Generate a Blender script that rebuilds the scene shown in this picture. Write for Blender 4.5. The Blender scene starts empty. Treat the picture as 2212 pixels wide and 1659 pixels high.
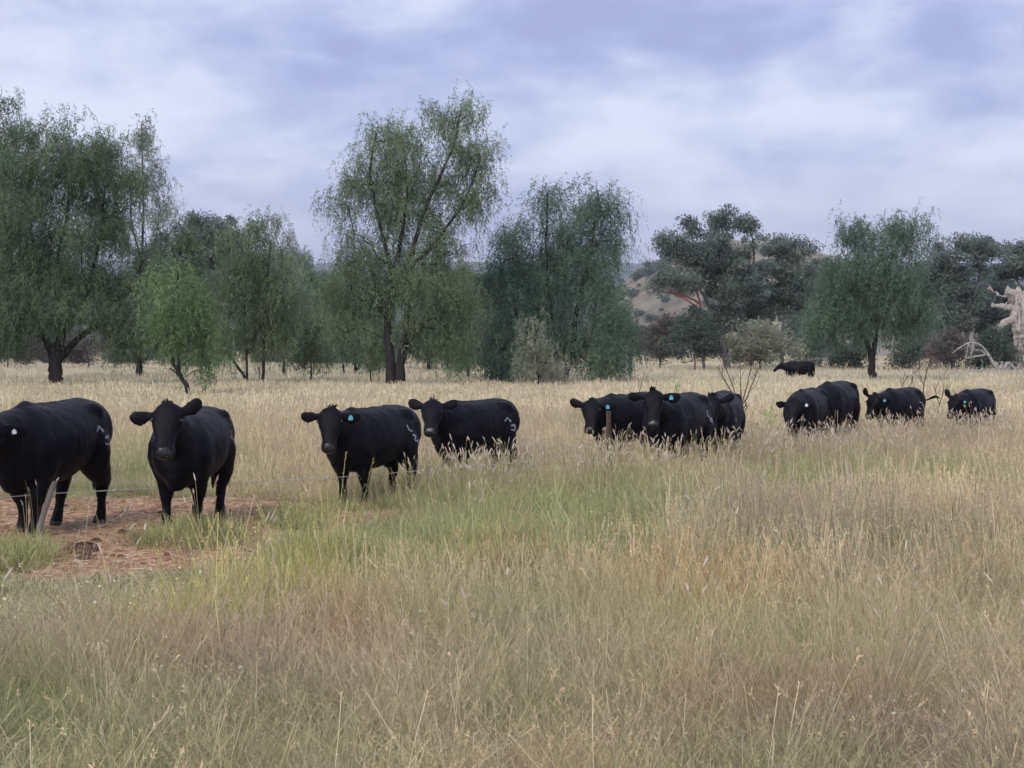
import bpy, bmesh, math, random
import numpy as np
from mathutils import Vector, Matrix, Euler
from mathutils.bvhtree import BVHTree

random.seed(7)
RNG = np.random.default_rng(11)
SC = bpy.context.scene
COL = SC.collection
rad = math.radians

# ---------------------------------------------------------------- camera
EYE = 1.79
FPX, CX, HZ = 3072.0, 1106.0, 757.0          # focal length, centre and horizon of a 2212 px wide survey grid
cam_data = bpy.data.cameras.new('camera')
cam_data.lens = 50.0
cam_data.sensor_width = 36.0
cam_data.clip_start = 0.05
cam_data.clip_end = 20000
cam = bpy.data.objects.new('camera', cam_data)
COL.objects.link(cam)
cam.location = (0, 0, EYE)
cam.rotation_euler = (rad(90 - 1.35), 0, 0)
SC.camera = cam

# ---------------------------------------------------------------- world, sun, exposure
SUN_EL, SUN_AZ = 42.0, 205.0                  # azimuth clockwise from +Y: behind the camera, to its left
world = bpy.data.worlds.new('World')
SC.world = world
world.use_nodes = True
world.cycles.sampling_method = 'MANUAL'
world.cycles.sample_map_resolution = 512


def build_world():
    nt = world.node_tree
    nt.nodes.clear()
    N, L = nt.nodes.new, nt.links.new
    out = N('ShaderNodeOutputWorld')
    sky = N('ShaderNodeTexSky')
    sky.sky_type = 'NISHITA'
    sky.sun_disc = False
    sky.sun_elevation = rad(SUN_EL)
    sky.sun_rotation = rad(SUN_AZ)
    bg1 = N('ShaderNodeBackground')
    bg1.inputs['Strength'].default_value = 0.10
    L(sky.outputs[0], bg1.inputs['Color'])
    tc = N('ShaderNodeTexCoord')
    sep = N('ShaderNodeSeparateXYZ')
    L(tc.outputs['Generated'], sep.inputs[0])

    def m(op, a, b=None, c=None):
        n = N('ShaderNodeMath')
        n.operation = op
        for i, v in enumerate((a, b, c)):
            if v is None:
                continue
            if isinstance(v, (int, float)):
                n.inputs[i].default_value = v
            else:
                L(v, n.inputs[i])
        return n.outputs[0]
    z = m('ADD', m('MAXIMUM', sep.outputs['Z'], 0.0), 0.15)
    u = m('DIVIDE', sep.outputs['X'], z)
    v = m('DIVIDE', sep.outputs['Y'], z)
    cmb = N('ShaderNodeCombineXYZ')
    L(u, cmb.inputs[0])
    L(v, cmb.inputs[1])

    def noise(scale, detail, off, rough=0.5, dist=0.0, vec=None):
        mp = N('ShaderNodeMapping')
        mp.inputs['Location'].default_value = off
        mp.inputs['Scale'].default_value = scale if len(scale) == 3 else (scale[0], scale[1], 1)
        L(vec or cmb.outputs[0], mp.inputs[0])
        n = N('ShaderNodeTexNoise')
        n.inputs['Scale'].default_value = 1.0
        n.inputs['Detail'].default_value = detail
        n.inputs['Roughness'].default_value = rough
        n.inputs['Distortion'].default_value = dist
        L(mp.outputs[0], n.inputs['Vector'])
        return n.outputs['Fac']
    n1 = noise((6.5, 6.5, 15.0), 7.0, (3.7, 1.2, 0.3), 0.56, 0.25, tc.outputs['Generated'])
    n2 = noise((0.55, 1.3), 3.0, (11.3, 2.2, 4.0), 0.45)
    n3 = noise((15, 15, 38), 5.0, (1.3, 5.2, 9.0), 0.55, 0.3, tc.outputs['Generated'])
    n4 = noise((5.0, 5.0, 17.0), 3.0, (8.1, 4.4, 2.7), 0.5, 0.1, tc.outputs['Generated'])
    puff = m('ABSOLUTE', m('SUBTRACT', n4, 0.5))
    n2 = m('ADD', n2, m('MULTIPLY', m('SUBTRACT', 0.10, puff), 0.75))
    mix = m('ADD', m('ADD', m('MULTIPLY', n1, 0.72), m('MULTIPLY', n2, 0.40)), m('MULTIPLY', n3, 0.26))
    ramp = N('ShaderNodeValToRGB')
    L(mix, ramp.inputs[0])
    cr = ramp.color_ramp
    cr.interpolation = 'B_SPLINE'
    cr.elements[0].position = 0.53
    cr.elements[0].color = (0.225, 0.255, 0.43, 1)
    cr.elements[1].position = 0.80
    cr.elements[1].color = (0.54, 0.57, 0.68, 1)
    e = cr.elements.new(0.60)
    e.color = (0.275, 0.315, 0.505, 1)
    e = cr.elements.new(0.69)
    e.color = (0.38, 0.42, 0.575, 1)
    # thin warm cloud low over the horizon
    low = m('SUBTRACT', 1.0, m('SMOOTH_MAX', 0.0, m('MULTIPLY', sep.outputs['Z'], 6.5), 0.05))
    low = m('MAXIMUM', low, 0.0)
    low = m('MULTIPLY', m('POWER', low, 1.6), m('ADD', 0.45, m('MULTIPLY', n2, 0.9)))
    mx = N('ShaderNodeMix')
    mx.data_type = 'RGBA'
    L(low, mx.inputs['Factor'])
    L(ramp.outputs[0], mx.inputs[6])
    mx.inputs[7].default_value = (0.42, 0.385, 0.50, 1)
    bg2 = N('ShaderNodeBackground')
    L(mx.outputs[2], bg2.inputs['Color'])
    bg2.inputs['Strength'].default_value = 1.0
    ms = N('ShaderNodeMixShader')
    ms.inputs[0].default_value = 0.93
    L(bg1.outputs[0], ms.inputs[1])
    L(bg2.outputs[0], ms.inputs[2])
    L(ms.outputs[0], out.inputs['Surface'])


build_world()
sun_data = bpy.data.lights.new('sun', 'SUN')
sun_data.energy = 1.5
sun_data.angle = rad(24)
sun_data.color = (1.0, 0.93, 0.82)
sun = bpy.data.objects.new('sun', sun_data)
COL.objects.link(sun)
_a, _e = rad(SUN_AZ), rad(SUN_EL)
_sd = Vector((math.sin(_a) * math.cos(_e), math.cos(_a) * math.cos(_e), math.sin(_e)))
sun.rotation_euler = _sd.to_track_quat('Z', 'Y').to_euler()
sun.location = _sd * 50
SC.view_settings.view_transform = 'Standard'
SC.view_settings.look = 'None'
SC.view_settings.exposure = 0.78
SC.view_settings.gamma = 1.0
SC.view_settings.use_curve_mapping = False
SC.render.engine = 'CYCLES'
SC.cycles.max_bounces = 5
SC.cycles.diffuse_bounces = 2
SC.cycles.glossy_bounces = 2
SC.cycles.transmission_bounces = 3
SC.cycles.volume_bounces = 0
SC.cycles.transparent_max_bounces = 4
SC.cycles.use_denoising = True
SC.cycles.use_adaptive_sampling = True
SC.cycles.adaptive_threshold = 0.045

# ---------------------------------------------------------------- helpers


def gx(px, s):
    return (px - CX) / s


def ground_at(px, py):
    """surveyed spot on the flat paddock"""
    s = (py - HZ) / EYE
    return np.array([(px - CX) / s, FPX / s])


def _hash(ix, iy, seed):
    h = np.sin(ix * 127.1 + iy * 311.7 + seed * 74.7) * 43758.5453
    return h - np.floor(h)


def vnoise(x, y, seed=0.0):
    ix, iy = np.floor(x), np.floor(y)
    fx, fy = x - ix, y - iy
    fx, fy = fx * fx * (3 - 2 * fx), fy * fy * (3 - 2 * fy)
    a, b = _hash(ix, iy, seed), _hash(ix + 1, iy, seed)
    c, d = _hash(ix, iy + 1, seed), _hash(ix + 1, iy + 1, seed)
    return (a * (1 - fx) + b * fx) * (1 - fy) + (c * (1 - fx) + d * fx) * fy


def fbm(x, y, seed=0.0, o=3):
    v, a, t = 0, 0.5, 0
    for i in range(o):
        v = v + a * vnoise(x * 2 ** i, y * 2 ** i, seed + i * 3.3)
        t += a
        a *= 0.5
    return v / t


def sstep(a, b, x):
    t = np.clip((x - a) / (b - a), 0, 1)
    return t * t * (3 - 2 * t)


def gz(x, y):
    """height of the paddock: almost flat, a slight dip to the right"""
    x = np.asarray(x, float)
    y = np.asarray(y, float)
    z = (fbm(x * 0.12 + 3, y * 0.12, 2.0, 2) - 0.5) * 0.10
    z = z - 0.03 * sstep(0.5, 4.0, x) * sstep(14, 20, y) * (1 - sstep(36, 60, y))
    z = z * (1 - sstep(110, 260, y)) + (fbm(x * 0.9, y * 0.9, 5.0, 2) - 0.5) * 0.03 * (1 - sstep(20, 40, y))
    return z


def gzf(x, y):
    return float(gz(x, y))


def new_mesh(name, verts, faces_flat, sizes, attrs=None, smooth=False, mats=()):
    """fast mesh from numpy arrays: verts (n,3), loop indices, polygon sizes"""
    me = bpy.data.meshes.new(name)
    verts = np.asarray(verts, np.float32)
    faces_flat = np.asarray(faces_flat, np.int32).ravel()
    sizes = np.asarray(sizes, np.int32)
    me.vertices.add(len(verts))
    me.vertices.foreach_set('co', verts.ravel())
    me.loops.add(len(faces_flat))
    me.loops.foreach_set('vertex_index', faces_flat)
    me.polygons.add(len(sizes))
    starts = np.concatenate(([0], np.cumsum(sizes)[:-1])).astype(np.int32)
    me.polygons.foreach_set('loop_start', starts)
    me.polygons.foreach_set('loop_total', sizes)
    me.polygons.foreach_set('use_smooth', np.full(len(sizes), smooth))
    for m in mats:
        me.materials.append(m)
    me.update(calc_edges=True)
    for k, v in (attrs or {}).items():
        a = me.attributes.new(k, 'FLOAT', 'POINT')
        a.data.foreach_set('value', np.asarray(v, np.float32))
    return me


def link(name, me, parent=None, loc=None):
    o = bpy.data.objects.new(name, me)
    COL.objects.link(o)
    if loc is not None:
        o.location = loc
    if parent is not None:
        o.parent = parent
    return o


def tag(o, label=None, cat=None, group=None, kind=None):
    if label:
        o['label'] = label
    if cat:
        o['category'] = cat
    if group:
        o['group'] = group
    if kind:
        o['kind'] = kind
    return o


class Tubes:
    """collects tapered tubes into one mesh"""

    def __init__(self, sides=6):
        self.v, self.f, self.s, self.n, self.sides = [], [], [], 0, sides

    def add(self, pts, radii, sides=None, cap=True, flat=1.0, rough=0.0):
        k = sides or self.sides
        P = np.asarray(pts, float)
        n = len(P)
        T = np.gradient(P, axis=0)
        T /= np.linalg.norm(T, axis=1)[:, None] + 1e-9
        up = np.array([0, 0, 1.0]) if abs(T[0, 2]) < 0.9 else np.array([1.0, 0, 0])
        a = np.cross(up, T[0])
        a /= np.linalg.norm(a)
        ang = np.arange(k) / k * 2 * np.pi
        rows = []
        for i in range(n):
            a = a - T[i] * a.dot(T[i])
            a /= np.linalg.norm(a) + 1e-9
            b = np.cross(T[i], a)
            r = radii[i] * (1 + rough * (RNG.random(k) - 0.5))
            rows.append(P[i] + (np.cos(ang) * r)[:, None] * a + (np.sin(ang) * r * flat)[:, None] * b)
        V = np.concatenate(rows)
        o = self.n
        self.v.append(V)
        i = np.arange(n - 1)[:, None]
        j = np.arange(k)[None, :]
        j2 = (j + 1) % k
        q = np.stack(np.broadcast_arrays(o + i * k + j, o + i * k + j2, o + (i + 1) * k + j2, o + (i + 1) * k + j), -1).reshape(-1, 4)
        self.f.append(q.ravel())
        self.s.append(np.full(len(q), 4))
        if cap:
            self.f.append(o + np.arange(k)[::-1])
            self.f.append(o + (n - 1) * k + np.arange(k))
            self.s.append(np.array([k, k]))
        self.n += len(V)

    def mesh(self, name, mats, smooth=True):
        return new_mesh(name, np.concatenate(self.v), np.concatenate(self.f), np.concatenate(self.s), None, smooth, mats)


def spline(pts, n):
    """Catmull-Rom resample"""
    P = np.asarray(pts, float)
    if len(P) == 2:
        t = np.linspace(0, 1, n)[:, None]
        return P[0] * (1 - t) + P[1] * t
    Q = np.vstack((2 * P[0] - P[1], P, 2 * P[-1] - P[-2]))
    out = []
    for t in np.linspace(0, len(P) - 1 - 1e-6, n):
        i = int(t)
        f = t - i
        a, b, c, d = Q[i], Q[i + 1], Q[i + 2], Q[i + 3]
        out.append(0.5 * (2 * b + (c - a) * f + (2 * a - 5 * b + 4 * c - d) * f * f + (3 * b - a - 3 * c + d) * f ** 3))
    return np.array(out)


# ---------------------------------------------------------------- materials


def base_mat(name):
    m = bpy.data.materials.new(name)
    m.use_nodes = True
    nt = m.node_tree
    b = nt.nodes['Principled BSDF']
    return m, nt, b


def ramp_node(nt, stops, fac):
    r = nt.nodes.new('ShaderNodeValToRGB')
    e = r.color_ramp.elements
    while len(e) < len(stops):
        e.new(0.5)
    for i, (p, c) in enumerate(stops):
        e[i].position = p
        e[i].color = (*c, 1)
    nt.links.new(fac, r.inputs[0])
    return r.outputs[0]


def noise_node(nt, scale, detail=4, rough=0.55, vec=None, coord='Object'):
    n = nt.nodes.new('ShaderNodeTexNoise')
    n.inputs['Scale'].default_value = scale
    n.inputs['Detail'].default_value = detail
    n.inputs['Roughness'].default_value = rough
    if vec is None:
        t = nt.nodes.new('ShaderNodeTexCoord')
        vec = t.outputs[coord]
    nt.links.new(vec, n.inputs['Vector'])
    return n.outputs['Fac']


def mat_noise(name, stops, scale, rough=0.9, bump=0.0, stretch=None, detail=5, spec=0.3):
    m, nt, b = base_mat(name)
    vec = None
    if stretch:
        t = nt.nodes.new('ShaderNodeTexCoord')
        mp = nt.nodes.new('ShaderNodeMapping')
        mp.inputs['Scale'].default_value = stretch
        nt.links.new(t.outputs['Object'], mp.inputs[0])
        vec = mp.outputs[0]
    f = noise_node(nt, scale, detail, 0.6, vec)
    nt.links.new(ramp_node(nt, stops, f), b.inputs['Base Color'])
    b.inputs['Roughness'].default_value = rough
    b.inputs['Specular IOR Level'].default_value = spec
    if bump:
        bp = nt.nodes.new('ShaderNodeBump')
        bp.inputs['Strength'].default_value = bump
        bp.inputs['Distance'].default_value = 0.05
        nt.links.new(f, bp.inputs['Height'])
        nt.links.new(bp.outputs[0], b.inputs['Normal'])
    return m


def mat_leaf(name, stops, rough=0.75, trans=0.42, instancer=False):
    """leaf blades: colour by the per-blade value 'var', optionally times the clump's own tint"""
    m, nt, b = base_mat(name)
    at = nt.nodes.new('ShaderNodeAttribute')
    at.attribute_name = 'var'
    c = ramp_node(nt, stops, at.outputs['Fac'])
    if instancer:
        ti = nt.nodes.new('ShaderNodeAttribute')
        ti.attribute_type = 'INSTANCER'
        ti.attribute_name = 'tint'
        mx = nt.nodes.new('ShaderNodeMix')
        mx.data_type = 'RGBA'
        mx.blend_type = 'MULTIPLY'
        mx.inputs['Factor'].default_value = 1.0
        nt.links.new(c, mx.inputs[6])
        nt.links.new(ti.outputs['Color'], mx.inputs[7])
        c = mx.outputs[2]
    nt.links.new(c, b.inputs['Base Color'])
    b.inputs['Roughness'].default_value = rough
    b.inputs['Specular IOR Level'].default_value = 0.25
    tr = nt.nodes.new('ShaderNodeBsdfTranslucent')
    nt.links.new(c, tr.inputs['Color'])
    ms = nt.nodes.new('ShaderNodeMixShader')
    ms.inputs[0].default_value = trans
    nt.links.new(b.outputs[0], ms.inputs[1])
    nt.links.new(tr.outputs[0], ms.inputs[2])
    nt.links.new(ms.outputs[0], nt.nodes['Material Output'].inputs['Surface'])
    return m


M = {}
M['bark_dark'] = mat_noise('bark_dark', [(0.3, (0.014, 0.012, 0.014)), (0.7, (0.042, 0.035, 0.036))], 6, 0.95, 0.6, (1, 1, 0.2))
M['bark_red'] = mat_noise('bark_red', [(0.3, (0.10, 0.04, 0.035)), (0.7, (0.24, 0.10, 0.085))], 5, 0.9, 0.3)
M['bark_grey'] = mat_noise('bark_grey', [(0.3, (0.055, 0.05, 0.055)), (0.7, (0.15, 0.135, 0.135))], 4, 0.9, 0.4, (1, 1, 0.3))
M['dead_wood'] = mat_noise('dead_wood', [(0.30, (0.09, 0.075, 0.07)), (0.46, (0.36, 0.32, 0.30)), (0.75, (0.55, 0.50, 0.47))], 4.5, 0.95, 1.0, (1, 1, 0.22))
M['twig'] = mat_noise('twig', [(0.3, (0.07, 0.045, 0.04)), (0.7, (0.17, 0.12, 0.105))], 8, 0.95)
M['twig_pale'] = mat_noise('twig_pale', [(0.3, (0.20, 0.19, 0.18)), (0.7, (0.44, 0.41, 0.40))], 5, 0.95)
LEAF = {
    'wilga': [(0.0, (0.034, 0.052, 0.034)), (0.5, (0.080, 0.118, 0.068)), (1.0, (0.165, 0.215, 0.12))],
    'olive': [(0.0, (0.046, 0.068, 0.040)), (0.5, (0.108, 0.148, 0.084)), (1.0, (0.21, 0.255, 0.145))],
    'bright': [(0.0, (0.048, 0.088, 0.034)), (0.5, (0.100, 0.150, 0.068)), (1.0, (0.18, 0.25, 0.12))],
    'grey': [(0.0, (0.085, 0.105, 0.080)), (0.5, (0.145, 0.175, 0.13)), (1.0, (0.23, 0.26, 0.20))],
    'gum': [(0.0, (0.052, 0.068, 0.060)), (0.5, (0.098, 0.124, 0.106)), (1.0, (0.18, 0.21, 0.18))],
    'blue': [(0.0, (0.038, 0.062, 0.046)), (0.5, (0.080, 0.128, 0.088)), (1.0, (0.15, 0.215, 0.145))],
    'dark': [(0.0, (0.030, 0.042, 0.036)), (0.5, (0.062, 0.082, 0.064)), (1.0, (0.115, 0.14, 0.105))],
    'brown': [(0.0, (0.060, 0.054, 0.054)), (0.5, (0.105, 0.095, 0.088)), (1.0, (0.18, 0.155, 0.14))],
    'silver': [(0.0, (0.095, 0.102, 0.078)), (0.5, (0.165, 0.175, 0.13)), (1.0, (0.26, 0.265, 0.20))],
    'weed': [(0.0, (0.12, 0.20, 0.04)), (0.5, (0.24, 0.34, 0.09)), (1.0, (0.42, 0.50, 0.20))],
}
for _k, _s in LEAF.items():
    M['leaf_' + _k] = mat_leaf('leaf_' + _k, [(p, tuple(v * 1.72 for v in c)) for p, c in _s])

# ---------------------------------------------------------------- ground, hill, ridge


def bare(x, y):
    """1 where the stock have worn the ground down to red soil"""
    n = (fbm(x * 0.9, y * 0.9, 8.0, 5) - 0.5) * 1.5
    d1 = np.hypot((x + 5.2) / 3.7, (y - 15.0) / 2.4)
    d2 = np.hypot((x + 3.6) / 1.5, (y - 12.2) / 1.7)
    d3 = np.hypot((x + 3.0) / 1.0, (y - 16.0) / 1.0)
    d = np.minimum(np.minimum(d1, d2), d3) + n * 0.7
    return 1 - sstep(0.72, 1.12, d)


def axis(dense, lim, step):
    a = [0.0]
    st = step
    while a[-1] < lim:
        if a[-1] > dense:
            st *= 1.18
        a.append(a[-1] + st)
    return np.array(a)


def build_ground():
    xa = axis(13, 3800, 0.25)
    xs = np.concatenate((-xa[:0:-1], xa))
    ya = axis(26, 6000, 0.25)
    ys = np.concatenate((-axis(4, 900, 0.5)[:0:-1], ya))
    X, Y = np.meshgrid(xs, ys)
    Z = gz(X, Y)
    V = np.stack((X, Y, Z), -1).reshape(-1, 3)
    nx, ny = len(xs), len(ys)
    i, j = np.meshgrid(np.arange(ny - 1), np.arange(nx - 1), indexing='ij')
    q = np.stack((i * nx + j, i * nx + j + 1, (i + 1) * nx + j + 1, (i + 1) * nx + j), -1).reshape(-1, 4)
    m, nt, b = base_mat('paddock_soil')
    at = nt.nodes.new('ShaderNodeAttribute')
    at.attribute_name = 'bare'
    n1 = noise_node(nt, 9.0, 6, 0.65)
    n2 = noise_node(nt, 1.1, 4, 0.6)
    n3 = noise_node(nt, 0.03, 4, 0.6)
    litter = ramp_node(nt, [(0.32, (0.17, 0.125, 0.075)), (0.50, (0.30, 0.235, 0.14)), (0.68, (0.47, 0.385, 0.24))], n1)
    soil = ramp_node(nt, [(0.30, (0.15, 0.070, 0.046)), (0.45, (0.36, 0.185, 0.115)), (0.57, (0.50, 0.33, 0.21)), (0.70, (0.64, 0.51, 0.34))], n1)
    mx = nt.nodes.new('ShaderNodeMix')
    mx.data_type = 'RGBA'
    mm = nt.nodes.new('ShaderNodeMath')
    mm.operation = 'MULTIPLY_ADD'
    nt.links.new(n2, mm.inputs[0])
    mm.inputs[1].default_value = 1.6
    mm.inputs[2].default_value = -0.95
    m2 = nt.nodes.new('ShaderNodeMath')
    m2.operation = 'ADD'
    nt.links.new(mm.outputs[0], m2.inputs[0])
    nt.links.new(at.outputs['Fac'], m2.inputs[1])
    m3 = nt.nodes.new('ShaderNodeMath')
    m3.operation = 'MULTIPLY'
    m3.use_clamp = True
    nt.links.new(m2.outputs[0], m3.inputs[0])
    nt.links.new(at.outputs['Fac'], m3.inputs[1])
    nt.links.new(m3.outputs[0], mx.inputs['Factor'])
    nt.links.new(litter, mx.inputs[6])
    nt.links.new(soil, mx.inputs[7])
    # far paddocks: straw and grey-green ground
    far = ramp_node(nt, [(0.35, (0.30, 0.25, 0.15)), (0.65, (0.46, 0.38, 0.22))], n3)
    geo = nt.nodes.new('ShaderNodeNewGeometry')
    sp = nt.nodes.new('ShaderNodeSeparateXYZ')
    nt.links.new(geo.outputs['Position'], sp.inputs[0])
    mr = nt.nodes.new('ShaderNodeMapRange')
    mr.inputs[1].default_value = 60
    mr.inputs[2].default_value = 120
    nt.links.new(sp.outputs['Y'], mr.inputs[0])
    mx2 = nt.nodes.new('ShaderNodeMix')
    mx2.data_type = 'RGBA'
    nt.links.new(mr.outputs[0], mx2.inputs['Factor'])
    nt.links.new(mx.outputs[2], mx2.inputs[6])
    nt.links.new(far, mx2.inputs[7])
    nt.links.new(mx2.outputs[2], b.inputs['Base Color'])
    b.inputs['Roughness'].default_value = 1.0
    b.inputs['Specular IOR Level'].default_value = 0.1
    bp = nt.nodes.new('ShaderNodeBump')
    bp.inputs['Strength'].default_value = 0.9
    bp.inputs['Distance'].default_value = 0.04
    nt.links.new(n1, bp.inputs['Height'])
    nt.links.new(bp.outputs[0], b.inputs['Normal'])
    me = new_mesh('ground', V, q, np.full(len(q), 4), {'bare': bare(V[:, 0], V[:, 1])}, True, [m])
    tag(link('ground', me), kind='structure')


def terrain(name, x0, x1, y0, y1, nx, ny, hfun, mat):
    xs, ys = np.linspace(x0, x1, nx), np.linspace(y0, y1, ny)
    X, Y = np.meshgrid(xs, ys)
    Z = hfun(X, Y)
    V = np.stack((X, Y, Z), -1).reshape(-1, 3)
    i, j = np.meshgrid(np.arange(ny - 1), np.arange(nx - 1), indexing='ij')
    q = np.stack((i * nx + j, i * nx + j + 1, (i + 1) * nx + j + 1, (i + 1) * nx + j), -1).reshape(-1, 4)
    me = new_mesh(name, V, q, np.full(len(q), 4), None, True, [mat])
    return tag(link(name, me), kind='structure')


def hill_h(X, Y):
    # a dry spur 520-760 m off, rising to the right, with a low toe on its left
    ridge = 46 * sstep(8, 88, X + 0.05 * (Y - 690)) + 8 * sstep(-60, 20, X)
    ridge = ridge * (1 - 0.45 * sstep(110, 260, X))
    prof = np.exp(-((Y - 690) / 95.0) ** 2)
    side = sstep(-30, 60, X)
    return -1.5 + ridge * prof * side + (fbm(X / 34, Y / 34, 3.0, 4) - 0.5) * 9 * prof * side


def ridge_h(X, Y):
    prof = np.exp(-((Y - 3300) / 300.0) ** 2)
    h = 212 + (fbm(X / 420, Y * 0 + 2.0, 6.0, 4) - 0.5) * 42
    return -5 + prof * h + (fbm(X / 60, Y / 60, 9.0, 3) - 0.5) * 12 * prof


M['hill_grass'] = mat_noise('hill_grass', [(0.32, (0.07, 0.068, 0.055)), (0.46, (0.15, 0.135, 0.10)), (0.60, (0.24, 0.208, 0.15)), (0.8, (0.31, 0.265, 0.19))], 0.05, 1.0, detail=7)
M['ridge_wood'] = mat_noise('ridge_wood', [(0.35, (0.018, 0.026, 0.022)), (0.65, (0.045, 0.055, 0.042))], 0.012, 1.0, detail=6)

# ---------------------------------------------------------------- trees


def leaf_quads(P, D, Ln, W, var):
    """one narrow pointed blade per point P, hanging along D"""
    n = len(P)
    R = RNG.normal(size=(n, 3))
    S = np.cross(D, R)
    S /= np.linalg.norm(S, axis=1)[:, None] + 1e-9
    W = W[:, None]
    E = P + D * Ln[:, None]
    B = P + D * (Ln * 0.3)[:, None]
    V = np.stack((P + S * W * 0.3, B - S * W * 0.6, E), 1).reshape(-1, 3)
    return V, np.arange(3 * n), np.full(n, 3), np.repeat(var, 3)


def strands(C, per, spread, length, droop, leaves, leaf_len, leaf_w, up=0.25):
    """drooping leafy twigs that start round every clump centre"""
    n = len(C) * per
    c = np.repeat(C, per, 0)
    p0 = c + RNG.normal(size=(n, 3)) * spread
    a = RNG.random(n) * 2 * np.pi
    d = np.stack((np.cos(a), np.sin(a), np.zeros(n)), 1)
    Ls = length * (0.5 + RNG.random(n))
    upv = up * (RNG.random(n) * 1.6 - 0.3)
    t = (np.arange(leaves) + RNG.random((n, leaves)) * 0.9) / leaves
    P = p0[:, None, :] + d[:, None, :] * (Ls[:, None] * 0.75 * t * (1 - 0.45 * t))[..., None]
    P[..., 2] += Ls[:, None] * (upv[:, None] * t - droop * t * t)
    P = P + RNG.normal(size=P.shape) * 0.035
    T = d[:, None, :] * (0.55 * (1 - 0.9 * t))[..., None] + np.zeros_like(P)
    T[..., 2] += upv[:, None] - 2 * droop * t
    T = T + RNG.normal(size=P.shape) * 0.55
    T = T.reshape(-1, 3)
    T /= np.linalg.norm(T, axis=1)[:, None] + 1e-9
    P = P.reshape(-1, 3)
    m = len(P)
    cv = np.repeat(np.repeat(RNG.random(len(C)), per), leaves)
    sv = np.repeat(RNG.random(n), leaves)
    var = np.clip(0.55 * cv + 0.20 * sv + 0.25 * RNG.random(m), 0, 1)
    return P, T, leaf_len * (0.6 + 0.8 * RNG.random(m)), leaf_w * (0.6 + 0.8 * RNG.random(m)), var


def puffs(C, n_leaf, rad3, leaf_len, leaf_w):
    """rounded heads of leaves, gum style"""
    n = len(C)
    d = RNG.normal(size=(n, n_leaf, 3))
    d /= np.linalg.norm(d, axis=2)[..., None]
    r = RNG.random((n, n_leaf)) ** 0.45
    sz = (0.6 + 0.7 * RNG.random(n))[:, None, None]
    P = (C[:, None, :] + d * r[..., None] * np.array(rad3) * sz).reshape(-1, 3)
    T = RNG.normal(size=P.shape)
    T[:, 2] -= 0.5
    T /= np.linalg.norm(T, axis=1)[:, None]
    m = len(P)
    var = np.clip(0.5 * np.repeat(RNG.random(n), n_leaf) + 0.5 * RNG.random(m), 0, 1)
    return P, T, leaf_len * (0.6 + 0.8 * RNG.random(m)), leaf_w * (0.6 + 0.8 * RNG.random(m)), var


def sample_lobes(lobes, dens, shell=0.5):
    out = []
    for (c, r, k) in lobes:
        n = max(3, int(dens * k * math.pi * r[0] * r[2]))
        d = RNG.normal(size=(n, 3))
        d /= np.linalg.norm(d, axis=1)[:, None]
        rr = RNG.random(n) ** shell
        out.append(np.array(c) + d * rr[:, None] * np.array(r))
    return np.concatenate(out)


def limbs(tubes, stems, C, r_tip=0.010, wobble=0.10, sides=5):
    """stems: list of (polyline, r0, r1); every clump gets a branch to the nearest lower wood"""
    nodes, par = [], []
    for pts, r0, r1 in stems:
        n = max(8, len(pts) * 4)
        S = spline(pts, n)
        S[1:-1] += RNG.normal(size=(n - 2, 3)) * min(r1 * 0.4, 0.022)
        tt = np.linspace(0, 1, n)
        tubes.add(S, (r1 + (r0 - r1) * (1 - tt) ** (1.7 if r1 < 0.4 * r0 else 1.0)) * (1 + 0.10 * RNG.random(n)), sides=9, rough=0.22)
        i0 = int(n * 0.28)
        for p in S[i0:]:
            nodes.append(p)
            par.append(-1)
    if len(C) == 0:
        return
    base_n = len(nodes)
    root = np.array(nodes)
    order = np.argsort([np.min(np.linalg.norm(root - c, axis=1)) for c in C])
    segs = []
    for k in order:
        c = C[k]
        A = np.array(nodes)
        dv = c - A
        dist = np.linalg.norm(dv, axis=1)
        cost = dist + 1.3 * np.maximum(0, -dv[:, 2] + 0.15 * dist)
        i = int(np.argmin(cost))
        m = max(2, int(dist[i] / 0.7) + 1)
        a = A[i]
        prev = i
        for q in range(1, m + 1):
            t = q / m
            p = a * (1 - t) + c * t
            p = p + np.array([0, 0, 1.0]) * 0.13 * dist[i] * math.sin(t * math.pi) + (RNG.normal(size=3) * wobble * 0.5 if q < m else 0)
            nodes.append(p)
            par.append(prev)
            segs.append(len(nodes) - 1)
            prev = len(nodes) - 1
    cnt = np.zeros(len(nodes))
    for i in range(len(nodes) - 1, base_n - 1, -1):
        cnt[i] += 1
        if par[i] >= 0:
            cnt[par[i]] += cnt[i]
    r = r_tip * np.sqrt(np.maximum(cnt, 1)) * 0.62 + 0.004
    for i in segs:
        p = par[i]
        rp = r[i] * 1.15 if p < base_n else r[p]
        tubes.add([nodes[p], nodes[i]], [rp, r[i]], sides=sides, cap=False)


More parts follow.
